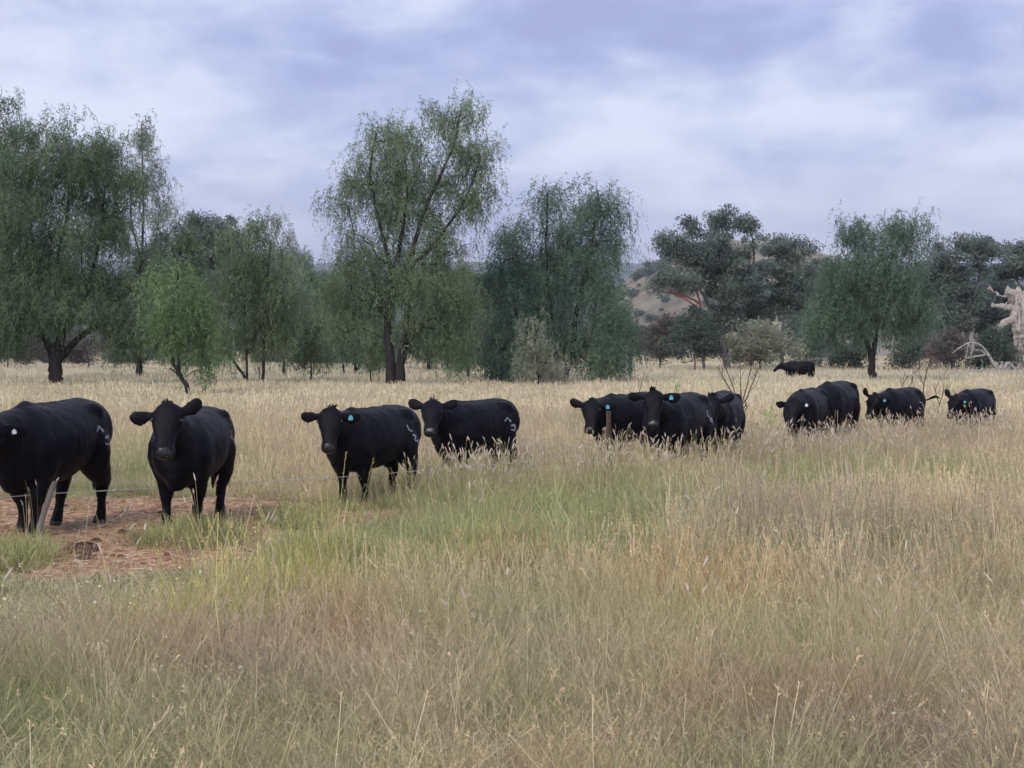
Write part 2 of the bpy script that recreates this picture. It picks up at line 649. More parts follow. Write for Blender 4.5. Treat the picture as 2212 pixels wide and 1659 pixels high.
def make_tree(name, label, s, base_px, lobes_px, stems_px=None, style='weep', leaf='wilga', bark='bark_dark',
              dens=2.6, r0=0.2, cat='tree', group=None, per=13, leaf_k=1.0, base_py=None, depth=0.9, length=0.85,
              branch=True, top_z=None, trunk_name='trunk', crown_name='crown', droop=0.85, limb_bark=None):
    """px measures are survey readings; the tree itself is built in metres at its own distance"""
    Y = FPX / s
    X = gx(base_px, s)
    Zb = gzf(X, Y)

    def loc(px, py, dy=0.0):
        return np.array([gx(px, s) - X, dy, EYE - (py - HZ) / s - Zb])
    lobes = []
    for i, L in enumerate(lobes_px):
        cx, cy, rx, ry = L[:4]
        k = L[4] if len(L) > 4 else 1.0
        ry = ry * (1.22 if style == 'gum' else 1.0)
        r = (rx / s, max(rx, ry) / s * depth, ry / s)
        dy = (random.random() - 0.5) * r[1] * 1.1
        lobes.append((loc(cx, cy, dy), r, k))
    C = sample_lobes(lobes, dens * (2.7 if style == 'gum' else 1.45), 0.42)
    C = C[C[:, 2] > 0.25]
    if stems_px is None:
        top = max(lobes, key=lambda l: l[0][2])[0]
        st = [([np.array([0, 0, -0.15]), np.array([0.05, 0.05, top[2] * 0.35]), np.array([top[0] * 0.6, top[1] * 0.5, top[2] * 0.85])], r0, r0 * 0.3)]
    else:
        st = []
        for pts, ra, rb in stems_px:
            q = [loc(px, py, dy) for (px, py, dy) in [(p + (0.0,)) if len(p) == 2 else p for p in pts]]
            if ra > rb * 1.2 and pts[0][1] > HZ + 0.75 * EYE * s:
                q[0][2] = -0.15
            st.append((q, ra, rb))
    root = bpy.data.objects.new(name, None)
    COL.objects.link(root)
    root.location = (X, Y, Zb)
    tag(root, label, cat, group)
    tb = Tubes(5)
    limbs(tb, st, C if branch else C[::6], sides=4 if s < 45 else 5)
    tm = tb.mesh(trunk_name, [M[bark]] + ([M[limb_bark]] if limb_bark else []))
    if limb_bark:                              # smooth coloured upper limbs on a rough grey butt
        cen = np.empty(len(tm.polygons) * 3, np.float32)
        tm.polygons.foreach_get('center', cen)
        zz = cen.reshape(-1, 3)[:, 2]
        tm.polygons.foreach_set('material_index', (zz > 0.55 * max(l[0][2] for l in lobes)).astype(np.int32))
    link(trunk_name, tm, root)
    px_m = s * 1024 / 2212.0
    w = max(0.034, 0.85 / px_m) * leaf_k
    if style == 'weep':
        P = strands(C, int(per * 2.1), 0.30, length, droop, 13, max(0.17, 3.8 / px_m) * leaf_k, w)
    elif style == 'gum':
        P = puffs(C, per * 15, (0.85, 0.85, 0.6), max(0.2, 3.0 / px_m) * leaf_k, w * 1.9)
    else:
        P = puffs(C, per * 17, (0.8, 0.8, 0.65), max(0.15, 2.8 / px_m) * leaf_k, w * 1.9)
    ok = P[0][:, 2] > 0.04
    V, F, Sz, var = leaf_quads(*[a[ok] for a in P])
    me = new_mesh(crown_name, V, F, Sz, {'var': var}, False, [M['leaf_' + leaf]])
    link(crown_name, me, root)
    return root


def build_trees():
    # --- the row of trees standing in the paddock
    make_tree('paddock_tree', 'broad dark spreading tree with a single thick short trunk, forking low', 52, 120,
              [(150, 335, 105, 80), (60, 420, 85, 110), (225, 400, 90, 95), (150, 500, 120, 70), (50, 560, 80, 80), (20, 660, 85, 90),
               (115, 660, 90, 45), (240, 645, 100, 75), (315, 700, 65, 55), (30, 715, 50, 32), (250, 725, 45, 35), (300, 570, 50, 45, 0.8), (180, 590, 70, 50), (110, 610, 70, 50)],
              [([(120, 858), (119, 840), (120, 810), (121, 775), (122, 740)], 0.33, 0.21),
               ([(120, 785), (100, 735), (60, 640), (45, 520), (50, 400)], 0.20, 0.05),
               ([(121, 785), (135, 690), (125, 580), (150, 450), (150, 320)], 0.22, 0.05),
               ([(122, 785), (170, 730), (225, 695), (280, 640), (310, 560)], 0.18, 0.04),
               ([(130, 720), (190, 620), (215, 520), (230, 400)], 0.13, 0.04)], leaf='wilga', dens=3.4, r0=0.33, length=0.75)
    make_tree('paddock_tree', 'tall dark tree standing left of and behind the broad spreading one', 44, -25,
              [(25, 285, 50, 75), (-20, 400, 70, 100), (-45, 560, 80, 120), (-40, 690, 70, 70), (20, 480, 45, 60)], leaf='wilga', dens=2.6, r0=0.25)
    make_tree('paddock_tree', 'airy grey-green see-through tree rising behind the broad dark tree', 40, 305,
              [(308, 290, 30, 50, 0.8), (318, 370, 45, 55, 0.75), (328, 455, 48, 55, 0.7), (300, 540, 60, 50, 0.7), (340, 600, 50, 45)],
              [([(300, 832), (302, 740), (306, 600), (312, 440), (309, 270)], 0.20, 0.03),
               ([(305, 640), (330, 560), (345, 470)], 0.08, 0.02), ([(306, 560), (285, 470), (292, 380)], 0.07, 0.02)],
              leaf='grey', dens=1.9, per=11)
    make_tree('sapling', 'bright green young tree with a thin trunk leaning left', 69, 415,
              [(385, 610, 46, 40), (402, 668, 56, 52), (432, 735, 32, 48), (440, 775, 20, 26), (350, 700, 34, 40), (395, 700, 48, 40)],
              [([(417, 884), (403, 835), (376, 785), (366, 745), (372, 680), (386, 600)], 0.085, 0.03), ([(396, 822), (380, 805), (366, 795)], 0.035, 0.02),
               ([(372, 720), (400, 680), (420, 640)], 0.04, 0.015)], leaf='bright', dens=4.2, cat='sapling', length=0.6)
    make_tree('paddock_tree', 'mid-green slender tree on two thin stems, one leaning left', 49, 560,
              [(540, 525, 62, 55), (590, 610, 66, 75), (520, 640, 55, 80), (600, 705, 45, 55), (500, 730, 35, 40), (560, 720, 45, 50)],
              [([(540, 848), (530, 815), (505, 780), (490, 740), (500, 660)], 0.075, 0.03), ([(536, 835), (532, 760), (530, 650), (540, 520)], 0.06, 0.025),
               ([(568, 848), (569, 790), (571, 690), (580, 590), (585, 520)], 0.085, 0.03)], leaf='olive', dens=3.2)
    make_tree('sapling', 'small thin-stemmed sapling beside a dead twiggy stem', 46, 668,
              [(662, 705, 40, 52), (652, 765, 28, 28), (690, 740, 30, 40)],
              [([(668, 842), (672, 800), (668, 730), (662, 680)], 0.05, 0.02)], leaf='olive', dens=3.4, cat='sapling', length=0.6)
    make_tree('paddock_tree', 'low bushy tree left of the tall twin-trunked tree', 36, 768,
              [(765, 685, 60, 62), (735, 625, 48, 48), (720, 720, 42, 48), (800, 735, 45, 45)],
              [([(771, 822), (768, 795), (762, 740), (755, 640)], 0.13, 0.04), ([(770, 800), (785, 770), (800, 720)], 0.07, 0.03),
               ([(748, 818), (742, 795), (735, 740), (735, 640)], 0.08, 0.03)], leaf='blue', dens=2.4)
    make_tree('sapling', 'spindly sapling just left of the twin trunks', 48, 801, [(800, 752, 34, 36), (815, 715, 26, 30)],
              [([(803, 846), (800, 810), (802, 760), (810, 700)], 0.035, 0.015)], leaf='olive', dens=3.4, cat='sapling', length=0.5)
    make_tree('paddock_tree', 'tallest feathery tree with twin dark trunks and hanging foliage', 52, 855,
              [(845, 315, 85, 62), (985, 272, 68, 55), (1035, 330, 48, 55), (790, 385, 55, 55), (885, 400, 95, 70), (1005, 425, 60, 55),
               (748, 430, 40, 42, 0.8), (965, 500, 65, 42, 0.7), (775, 530, 60, 55), (870, 480, 75, 55), (870, 560, 65, 50), (955, 570, 55, 45), (740, 610, 48, 55), (830, 640, 75, 55),
               (935, 630, 75, 55), (1000, 675, 50, 65), (920, 715, 80, 45), (985, 755, 42, 38), (750, 690, 45, 42)],
              [([(847, 855), (843, 780), (836, 700), (848, 610), (825, 500), (800, 380), (815, 290)], 0.24, 0.04),
               ([(864, 855), (866, 780), (880, 690), (884, 570), (920, 450), (975, 330), (995, 250)], 0.24, 0.04),
               ([(846, 620), (870, 500), (880, 400), (870, 300)], 0.13, 0.03), ([(884, 580), (935, 530), (1000, 440), (1040, 340)], 0.11, 0.03),
               ([(838, 690), (800, 640), (760, 600)], 0.10, 0.03), ([(868, 775), (880, 755), (915, 700), (980, 670)], 0.09, 0.03)],
              leaf='olive', dens=3.0, per=13)
    make_tree('sapling', 'light green bushy sapling between the tallest tree and the weeping tree', 41, 1012,
              [(1005, 640, 45, 62), (1015, 725, 40, 55), (990, 770, 30, 30)],
              [([(1010, 832), (1012, 790), (1008, 700), (1004, 620)], 0.09, 0.03)], leaf='olive', dens=3.2, cat='sapling')
    make_tree('weeping_tree', 'dense weeping tree with two tops, foliage hanging to the grass', 48, 1195,
              [(1183, 428, 40, 38), (1290, 440, 60, 50), (1322, 520, 36, 52), (1210, 515, 66, 52), (1112, 508, 52, 42), (1080, 590, 45, 80),
               (1160, 610, 68, 65), (1270, 590, 75, 80), (1312, 690, 46, 85), (1225, 700, 80, 75), (1300, 775, 55, 48), (1120, 700, 55, 65), (1180, 790, 40, 32, 0.7)],
              [([(1192, 848), (1198, 790), (1192, 680), (1180, 560), (1182, 420)], 0.17, 0.04), ([(1208, 848), (1232, 770), (1248, 650), (1275, 540), (1292, 420)], 0.17, 0.04),
               ([(1182, 848), (1150, 770), (1112, 660), (1108, 520)], 0.12, 0.03)], leaf='blue', dens=3.3, r0=0.17, length=1.1)
    make_tree('bush', 'low bush with foliage to the ground under the left side of the weeping tree', 49, 1082,
              [(1082, 740, 42, 55), (1072, 795, 32, 28), (1110, 790, 34, 30)], leaf='blue', dens=3.4, cat='bush', r0=0.06)
    make_tree('bush', 'pale green bush half hidden at the foot of the weeping tree', 54, 1160,
              [(1158, 770, 30, 34), (1200, 800, 22, 26), (1152, 720, 30, 30, 0.6)], leaf='silver', dens=3.4, cat='bush', r0=0.04, length=0.5)
    make_tree('paddock_tree', 'rounded dark green tree on a straight bare trunk beyond the cattle', 44, 1885,
              [(1845, 500, 42, 36), (1950, 500, 56, 42), (1900, 565, 100, 55), (1805, 600, 52, 52), (1880, 655, 105, 62), (1960, 650, 52, 75),
               (1785, 685, 45, 55), (1845, 690, 70, 36), (1945, 690, 60, 36), (1770, 690, 28, 30)],
              [([(1887, 842), (1884, 800), (1882, 760)], 0.20, 0.15), ([(1882, 775), (1866, 715), (1850, 620), (1845, 510)], 0.12, 0.04),
               ([(1883, 775), (1900, 690), (1920, 580), (1945, 500)], 0.13, 0.04)], leaf='blue', dens=3.0, length=0.75)
    # --- gums and scrub along the far edge of the paddock
    G = 'trees along the far edge of the paddock'
    make_tree('gum_tree', 'tallest open-crowned gum behind the dark scrub, heads of leaves against the sky', 28, 1560,
              [(1550, 478, 34, 22, 1.2), (1495, 490, 26, 18), (1615, 495, 34, 26), (1450, 525, 36, 20), (1540, 540, 55, 24), (1480, 560, 46, 24),
               (1600, 560, 44, 30), (1440, 602, 42, 20), (1510, 615, 60, 26), (1600, 630, 50, 44), (1560, 590, 50, 36), (1575, 690, 44, 40), (1520, 560, 40, 28)],
              [([(1575, 812), (1560, 720), (1555, 620), (1550, 480)], 0.30, 0.06), ([(1562, 700), (1600, 620), (1628, 560), (1618, 490)], 0.16, 0.05),
               ([(1565, 720), (1525, 650), (1500, 590), (1492, 490)], 0.14, 0.05)],
              style='gum', leaf='gum', bark='bark_grey', dens=0.85, per=15, group=G)
    make_tree('gum_tree', 'leaning reddish-limbed gum with a low flat crown in front of the dry hill', 29, 1500,
              [(1440, 590, 30, 16), (1470, 610, 34, 16), (1420, 612, 20, 12)],
              [([(1520, 810), (1515, 700), (1512, 650)], 0.11, 0.09), ([(1512, 655), (1480, 640), (1445, 628)], 0.09, 0.05), ([(1512, 652), (1500, 625), (1480, 600)], 0.08, 0.04),
               ([(1508, 668), (1470, 640), (1420, 628)], 0.07, 0.035)],
              style='gum', leaf='gum', bark='bark_grey', limb_bark='bark_red', dens=1.0, per=12, group=G)
    make_tree('gum_tree', 'dull green gum with a lumpy top between the open gum and the rounded tree', 27, 1690,
              [(1690, 532, 42, 20), (1735, 530, 20, 18), (1680, 585, 55, 45), (1650, 650, 55, 45), (1725, 640, 50, 55), (1610, 600, 30, 30)], style='gum', leaf='gum', bark='bark_grey', dens=1.1, per=13, group=G)
    make_tree('gum_tree', 'grey-green gum with a stepped crown behind the broken dead trunk', 27, 2090,
              [(2090, 540, 44, 24), (2040, 562, 42, 34), (2135, 535, 38, 20), (2085, 620, 70, 50), (2050, 700, 60, 50)], style='gum', leaf='gum', bark='bark_grey', dens=1.15, per=13, group=G)
    make_tree('gum_tree', 'gum at the paddock edge beyond the dead trunk, right of the stepped crown', 26, 2205,
              [(2185, 560, 44, 30), (2240, 570, 44, 34), (2190, 640, 62, 60), (2240, 700, 60, 60), (2150, 690, 50, 50)], style='gum', leaf='gum', bark='bark_grey', dens=1.15, per=13, group=G)
    make_tree('gum_tree', 'far gum showing over the slender two-stemmed tree, flat lumpy top', 28, 450,
              [(430, 485, 40, 22), (490, 500, 42, 24), (440, 540, 55, 40), (510, 560, 50, 40), (470, 630, 60, 60)], style='gum', leaf='gum', bark='bark_grey', dens=1.0, per=13, group=G)
    make_tree('paddock_tree', 'wispy pale-topped young tree behind the slender two-stemmed tree', 38, 612,
              [(605, 492, 22, 28, 0.8), (618, 560, 30, 45), (630, 640, 40, 50), (640, 720, 35, 45)], leaf='grey', dens=2.2, r0=0.09)
    for i, (bx, s, lob, lf, lab) in enumerate([
        (385, 40, [(385, 520, 55, 42), (350, 600, 60, 70), (420, 590, 50, 60), (370, 700, 60, 60)], 'wilga', 'dark green tree filling the gap behind the bright leaning sapling'),
        (655, 31, [(650, 590, 45, 40), (670, 660, 50, 60), (630, 720, 45, 40)], 'blue', 'bluish green tree behind the small thin-stemmed sapling'),
        (925, 30, [(930, 610, 50, 40), (950, 680, 60, 55), (900, 720, 50, 45)], 'dark', 'dark tree behind the right trunk of the tallest tree'),
        (1360, 36, [(1350, 690, 34, 34), (1365, 745, 30, 36)], 'dark', 'small dark tree tucked against the right side of the weeping tree'),
    ]):
        make_tree('background_tree', lab, s, bx, lob, leaf=lf, dens=2.6, r0=0.15, per=11)
    # --- scrub
    G2 = 'scrub along the far edge of the paddock'
    shrubs = [
        (1425, 27, [(1430, 705, 38, 28), (1400, 735, 36, 30), (1440, 755, 40, 26)], 'brown', 'purplish brown shrub right of the weeping tree, below the dry hill'),
        (1500, 31, [(1500, 700, 44, 34), (1475, 745, 42, 34), (1525, 740, 36, 36)], 'dark', 'dark scrub shrub left of the pale grey-green rounded shrub'),
        (1640, 31, [(1640, 728, 62, 34), (1595, 755, 42, 30), (1690, 752, 46, 30), (1640, 768, 60, 22)], 'silver', 'pale grey-green rounded shrub behind the bare twiggy bush'),
        (1570, 27, [(1575, 690, 46, 40), (1545, 730, 40, 40)], 'dark', 'dark shrub behind the pale rounded shrub, on its left'),
        (1740, 29, [(1735, 720, 40, 40), (1755, 760, 36, 30)], 'gum', 'dull green shrub behind the lone cow at the paddock edge'),
        (1820, 28, [(1815, 760, 40, 30), (1860, 765, 40, 26)], 'dark', 'dark low shrub seen left of the straight bare trunk'),
        (1985, 29, [(1985, 755, 36, 32), (1950, 770, 36, 24)], 'dark', 'dark low shrub right of the straight bare trunk'),
        (2055, 30, [(2055, 735, 38, 34), (2045, 768, 44, 24)], 'brown', 'brown twiggy shrub behind the fallen white branches'),
        (2145, 30, [(2140, 745, 38, 34), (2170, 770, 36, 26), (2120, 775, 34, 22)], 'dark', 'dark green shrub between the fallen branches and the dead trunk'),
        (1620, 26, [(1615, 640, 46, 46), (1640, 690, 50, 40)], 'gum', 'grey shrubby tree right behind the pale rounded shrub'),
        (1770, 26, [(1765, 600, 40, 40), (1775, 660, 46, 50), (1760, 720, 40, 40)], 'gum', 'tall grey shrub left behind the rounded dark tree'),
        (2010, 26, [(2010, 610, 40, 40), (2015, 680, 46, 50), (2000, 735, 44, 34)], 'dark', 'tall dark shrub right behind the rounded dark tree'),
        (2190, 27, [(2180, 720, 44, 44), (2215, 745, 44, 40)], 'dark', 'dark shrub directly behind the dead trunk'),
        (15, 26, [(10, 730, 60, 40), (60, 755, 50, 26)], 'brown', 'brownish shrub seen left of the thick short trunk'),
        (190, 27, [(190, 745, 50, 30), (150, 760, 40, 22)], 'brown', 'brownish shrub seen right of the thick short trunk'),
        (300, 27, [(300, 745, 55, 30), (350, 755, 40, 24)], 'dark', 'dark shrub seen left of the bright leaning sapling'),
        (470, 27, [(470, 740, 50, 34), (430, 755, 40, 26)], 'brown', 'greyish shrub seen between bright sapling and slender two-stemmed tree'),
        (620, 27, [(610, 745, 50, 30), (650, 758, 40, 22)], 'brown', 'brownish shrub seen right of the two thin stems'),
        (705, 26, [(705, 735, 45, 36), (740, 755, 36, 24)], 'dark', 'dark shrub between the small sapling and the low bushy tree'),
        (830, 27, [(830, 730, 46, 36), (800, 755, 36, 24)], 'dark', 'dark shrub seen behind the left trunk of the tallest tree'),
        (930, 28, [(925, 752, 50, 26), (970, 748, 40, 28)], 'gum', 'grey-green shrub seen right of the twin trunks'),
        (1050, 28, [(1045, 720, 40, 46), (1050, 765, 40, 22)], 'dark', 'dark shrub seen between light sapling and weeping tree'),
    ]
    for bx, s, lob, lf, lab in shrubs:
        make_tree('scrub_shrub', lab, s, bx, lob, style='shrub', leaf=lf, bark='twig', dens=2.2, r0=0.09, per=11, cat='shrub', group=G2, trunk_name='stem', crown_name='foliage', branch=False)
    # --- far wood behind the scrub
    far = [(-10, 'dark far tree showing left of the broad spreading tree'), (95, 'far tree seen through the broad spreading tree'), (260, 'far tree behind the airy see-through tree'),
           (560, 'far tree behind the slender two-stemmed tree'), (700, 'far bluish tree in the gap left of the tallest tree'), (800, 'far tree behind the low bushy tree'),
           (1010, 'far tree in the gap between tallest tree and weeping tree'), (1120, 'far tree behind the weeping tree')]
    for i, (bx, lab) in enumerate(far):
        t = 590 + (i * 37) % 40
        make_tree('far_tree', lab, 19 + (i % 3), bx, [(bx - 20, t, 46, 24), (bx + 36, t + 22, 42, 28), (bx, t + 70, 66, 46), (bx + 20, t + 130, 64, 40)],
                  style='gum', leaf='blue' if i % 2 else 'gum', bark='bark_grey', dens=0.75, per=12, group='far trees beyond the paddock')


def copy_tree(src, loc, rz, sc, label, group=None):
    r = src.copy()
    COL.objects.link(r)
    r.location = loc
    r.rotation_euler = (0, 0, rz)
    r.scale = (sc, sc, sc)
    r['label'] = label
    if group:
        r['group'] = group
    for ch in list(src.children):
        c = ch.copy()
        COL.objects.link(c)
        c.parent = r
    return r


def build_hill_shrubs():
    src = None
    spots = []
    n = 0
    while len(spots) < 110 and n < 3000:
        n += 1
        x, y = random.uniform(20, 130), random.uniform(560, 690)
        h = float(hill_h(np.array(x), np.array(y)))
        if h < 1.0:
            continue
        spots.append((x, y, h - 0.2))
    # a few taller trees on the skyline of the spur
    for k, (x, y, z) in enumerate(spots):
        sc = random.uniform(0.7, 2.2)
        if src is None:
            src = bpy.data.objects.new('hill_shrub', None)
            COL.objects.link(src)
            tag(src, 'small dark shrub dotted on the dry pale hillside', 'shrub', 'shrubs dotted over the dry hill')
            src.location = (x, y, z)
            C = np.array([[0, 0, 1.2], [0.8, 0.2, 1.0], [-0.8, -0.1, 1.1], [0.2, 0.7, 1.3], [0.0, -0.6, 1.5]])
            V, F, S, var = leaf_quads(*puffs(C, 110, (0.9, 0.9, 0.8), 0.5, 0.32))
            link('foliage', new_mesh('foliage', V, F, S, {'var': var}, False, [M['leaf_dark']]), src)
            tb = Tubes(5)
            tb.add([(0, 0, -0.5), (0.05, 0, 1.2)], [0.12, 0.05])
            link('stem', tb.mesh('stem', [M['twig']]), src)
            src.scale = (sc, sc, sc)
        else:
            copy_tree(src, (x, y, z), random.random() * 6, sc, src['label'])

# ---------------------------------------------------------------- cattle


def mat_hide():
    m, nt, b = base_mat('black_hide')
    f = noise_node(nt, 5, 4)
    nt.links.new(ramp_node(nt, [(0.35, (0.0022, 0.0022, 0.0045)), (0.6, (0.0048, 0.0045, 0.008)), (0.8, (0.010, 0.0075, 0.0075))], f), b.inputs['Base Color'])
    b.inputs['Roughness'].default_value = 0.48
    b.inputs['Specular IOR Level'].default_value = 0.105
    b.inputs['Sheen Weight'].default_value = 0.02
    b.inputs['Sheen Roughness'].default_value = 0.5
    b.inputs['Sheen Tint'].default_value = (0.55, 0.6, 0.9, 1)
    t = nt.nodes.new('ShaderNodeTexCoord')
    n2 = noise_node(nt, 55, 3)
    bp = nt.nodes.new('ShaderNodeBump')
    bp.inputs['Strength'].default_value = 0.5
    bp.inputs['Distance'].default_value = 0.015
    nt.links.new(n2, bp.inputs['Height'])
    nt.links.new(bp.outputs[0], b.inputs['Normal'])
    return m


def mat_plain(name, col, rough, spec=0.5):
    m, nt, b = base_mat(name)
    f = noise_node(nt, 30, 3)
    c0 = tuple(c * 0.8 for c in col)
    nt.links.new(ramp_node(nt, [(0.3, c0), (0.7, col)], f), b.inputs['Base Color'])
    b.inputs['Roughness'].default_value = rough
    b.inputs['Specular IOR Level'].default_value = spec
    return m


M['hide'] = mat_hide()
M['muzzle'] = mat_plain('muzzle', (0.014, 0.013, 0.015), 0.33, 0.35)
M['hoof'] = mat_plain('hoof', (0.03, 0.026, 0.024), 0.6)
M['eye'] = mat_plain('eye', (0.006, 0.005, 0.005), 0.12)
M['tag_blue'] = mat_plain('tag_blue', (0.13, 0.45, 0.60), 0.5)
M['tag_white'] = mat_plain('tag_white', (0.62, 0.70, 0.75), 0.5)
M['brand'] = mat_plain('brand', (0.34, 0.34, 0.40), 0.9, 0.1)


def ring(c, a, b, ra, rb_up, rb_dn, k=18, sq=2.2):
    """super-elliptic cross-section: centre c, half-width ra on axis a, heights up / down on axis b"""
    t = np.arange(k) / k * 2 * np.pi
    ct, st = np.cos(t), np.sin(t)
    x = np.sign(ct) * np.abs(ct) ** (2 / sq) * ra
    y = np.sign(st) * np.abs(st) ** (2 / sq)
    y = np.where(y > 0, y * rb_up, y * rb_dn)
    return c + x[:, None] * a + y[:, None] * b


class Loft:
    def __init__(self):
        self.v, self.f, self.s, self.n = [], [], [], 0

    def add(self, rings):
        k = len(rings[0])
        n = len(rings)
        V = np.concatenate(rings)
        o = self.n
        i = np.arange(n - 1)[:, None]
        j = np.arange(k)[None, :]
        j2 = (j + 1) % k
        q = np.stack(np.broadcast_arrays(o + i * k + j, o + i * k + j2, o + (i + 1) * k + j2, o + (i + 1) * k + j), -1).reshape(-1, 4)
        self.v.append(V)
        self.f += [q.ravel(), o + np.arange(k)[::-1], o + (n - 1) * k + np.arange(k)]
        self.s += [np.full(len(q), 4), np.array([k, k])]
        self.n += len(V)

    def tube(self, pts, rad, k=12, n=None, flat=None):
        P = np.asarray(pts, float)
        R = np.asarray(rad, float)
        if n:
            R = np.interp(np.linspace(0, len(P) - 1, n), np.arange(len(P)), R)
            P = spline(P, n)
        T = np.gradient(P, axis=0)
        T /= np.linalg.norm(T, axis=1)[:, None] + 1e-9
        a = np.cross(np.array([0.05, 1.0, 0.02]), T[0])
        a /= np.linalg.norm(a)
        rs = []
        for i in range(len(P)):
            a = a - T[i] * a.dot(T[i])
            a /= np.linalg.norm(a)
            rs.append(ring(P[i], a, np.cross(T[i], a), R[i], R[i] * (flat or 1), R[i] * (flat or 1), k, 2.0))
        self.add(rs)


def rotz(v, a):
    c, s_ = math.cos(a), math.sin(a)
    return np.array([v[0] * c - v[1] * s_, v[0] * s_ + v[1] * c, v[2]])


BX, BY = 0.86, 1.0                        # the breed is short and deep


def cow_body(p):
    """one continuous hide; local frame: +X forward, +Y the animal's left, +Z up, hooves on z = 0"""
    L = Loft()
    ax, az = np.array([0, 1.0, 0]), np.array([0, 0, 1.0])
    fat = p.get('fat', 1.0)
    st = [(-0.84, 1.08, 0.76, 0.17), (-0.80, 1.155, 0.64, 0.235), (-0.70, 1.215, 0.575, 0.285), (-0.56, 1.24, 0.545, 0.295), (-0.40, 1.24, 0.515, 0.315),
          (-0.20, 1.22, 0.455, 0.34), (0.0, 1.205, 0.415, 0.355), (0.20, 1.20, 0.395, 0.345), (0.38, 1.205, 0.39, 0.315), (0.52, 1.20, 0.40, 0.28),
          (0.65, 1.16, 0.43, 0.25), (0.76, 1.09, 0.49, 0.21), (0.84, 1.01, 0.58, 0.13)]
    rs = []
    bend = p.get('bend', 0.0)
    for x, zt, zb, hw in st:
        zb = zb + 0.035
        mid = zb + (zt - zb) * 0.50
        yb = bend * 0.35 * max(0.0, x) ** 2
        rs.append(ring(np.array([x * BX, yb, mid]), ax, az, hw * fat * BY, zt - mid, mid - zb, 24, 2.15))
    L.add(rs)
    # hook bones and tail head
    for sg in (-1, 1):
        L.tube([(-0.28, 0.13 * sg, 1.12), (-0.40, 0.215 * sg, 1.13), (-0.52, 0.17 * sg, 1.04)], [0.06, 0.082, 0.08], 10, 6)
        L.tube([(0.38, 0.08 * sg, 1.10), (0.38, 0.15 * sg, 0.98), (0.43, 0.185 * sg, 0.78), (0.39, 0.17 * sg, 0.60)], [0.10, 0.135, 0.155, 0.12], 12, 8)
        L.tube([(-0.55, 0.08 * sg, 1.08), (-0.665, 0.11 * sg, 1.03)], [0.08, 0.065], 10)
    L.tube([(-0.66, 0, 1.14), (-0.45, 0, 1.195), (-0.1, 0, 1.18), (0.2, 0, 1.17), (0.40, 0, 1.175), (0.58, 0, 1.08)], [0.03, 0.06, 0.05, 0.05, 0.07, 0.03], 8, 14)
    # neck: out of the shoulders towards the head
    yaw = p.get('neck_yaw', 0.0)
    pz = p.get('poll', 1.27)                  # height of the poll
    reach = p.get('reach', 0.50)
    b0 = np.array([0.38, bend * 0.08, 0.93])
    d1 = rotz((1, 0, 0), yaw * 0.35)
    d2 = rotz((1, 0, 0), yaw * 0.8)
    mid = np.array([0.54, bend * 0.15, 0]) + d1 * reach * 0.35
    mid[2] = 0.94 + (pz - 1.10) * 0.45
    end = mid + d2 * reach * 0.62
    end[2] = pz - 0.15
    path = spline([b0, mid, end], 7)
    ww = np.interp(np.linspace(0, 1, 7), [0, 0.5, 1], [0.235, 0.185, 0.125])
    hu = np.interp(np.linspace(0, 1, 7), [0, 0.5, 1], [0.27, 0.20, 0.13])
    hd = np.interp(np.linspace(0, 1, 7), [0, 0.5, 1], [0.33, 0.25, 0.16])
    rs = []
    for i in range(7):
        t = path[min(i + 1, 6)] - path[max(i - 1, 0)]
        t /= np.linalg.norm(t)
        sd = np.cross(az, t)
        sd /= np.linalg.norm(sd)
        up = np.cross(t, sd)
        rs.append(ring(path[i], sd, up, ww[i] * fat, hu[i], hd[i], 20, 2.1))
    L.add(rs)
    # dewlap / brisket
    L.tube([path[1] - az * 0.2, np.array([0.64, bend * .18, 0.60]), np.array([0.53, 0, 0.48])], [0.07, 0.09, 0.11], 12, 6)
    # head
    hy = p.get('head_yaw', yaw)
    pit = rad(p.get('pitch', 58))
    fwd = rotz((math.cos(pit), 0, -math.sin(pit)), hy)
    lat = rotz((0, 1, 0), hy)
    roll = rad(p.get('roll', 0))
    upn = np.cross(fwd, lat)
    lat, upn = lat * math.cos(roll) + upn * math.sin(roll), upn * math.cos(roll) - lat * math.sin(roll)
    poll = end + np.array([0, 0, 0.10]) + rotz((0.05, 0, 0), hy)
    HS = 1.02
    hs = [(-0.055, .045, .030, .07), (-0.03, .085, .055, .11), (0.02, .112, .062, .15), (0.09, .124, .066, .175), (0.15, .122, .064, .178), (0.22, .102, .056, .165),
          (0.30, .084, .050, .135), (0.37, .080, .046, .115), (0.43, .089, .042, .108), (0.475, .088, .030, .098), (0.505, .066, .008, .075)]
    L.add([ring(poll + fwd * t * HS, lat, upn, w * (1.22 if t < 0.26 else 1.12), u * HS, d * HS, 20, 2.25) for t, w, u, d in hs])
    # crest of hair on the poll
    L.tube([poll - fwd * 0.05 + upn * 0.0, poll - fwd * 0.09 + upn * 0.01], [0.05, 0.018], 8)
    # ears: broad leaf-shaped, held out from the head
    ears = []
    for sg, key in ((1, 'ear_l'), (-1, 'ear_r')):
        el, sw = p.get(key, (0, 0))            # lift in degrees, swing back in degrees
        el, sw = rad(el), rad(sw)
        out = lat * sg
        e_up = -fwd * 0.85 + upn * 0.5
        e_up -= out * e_up.dot(out)
        e_up /= np.linalg.norm(e_up)
        bk = np.cross(out, e_up)
        if bk.dot(upn) > 0:
            bk = -bk
        d = out * math.cos(el) + e_up * math.sin(el)
        d = d * math.cos(sw) + bk * math.sin(sw)
        wv = e_up * math.cos(el) - out * math.sin(el)
        nv = np.cross(d, wv)
        base = poll + fwd * 0.035 + out * 0.108 - upn * 0.015
        rr = []
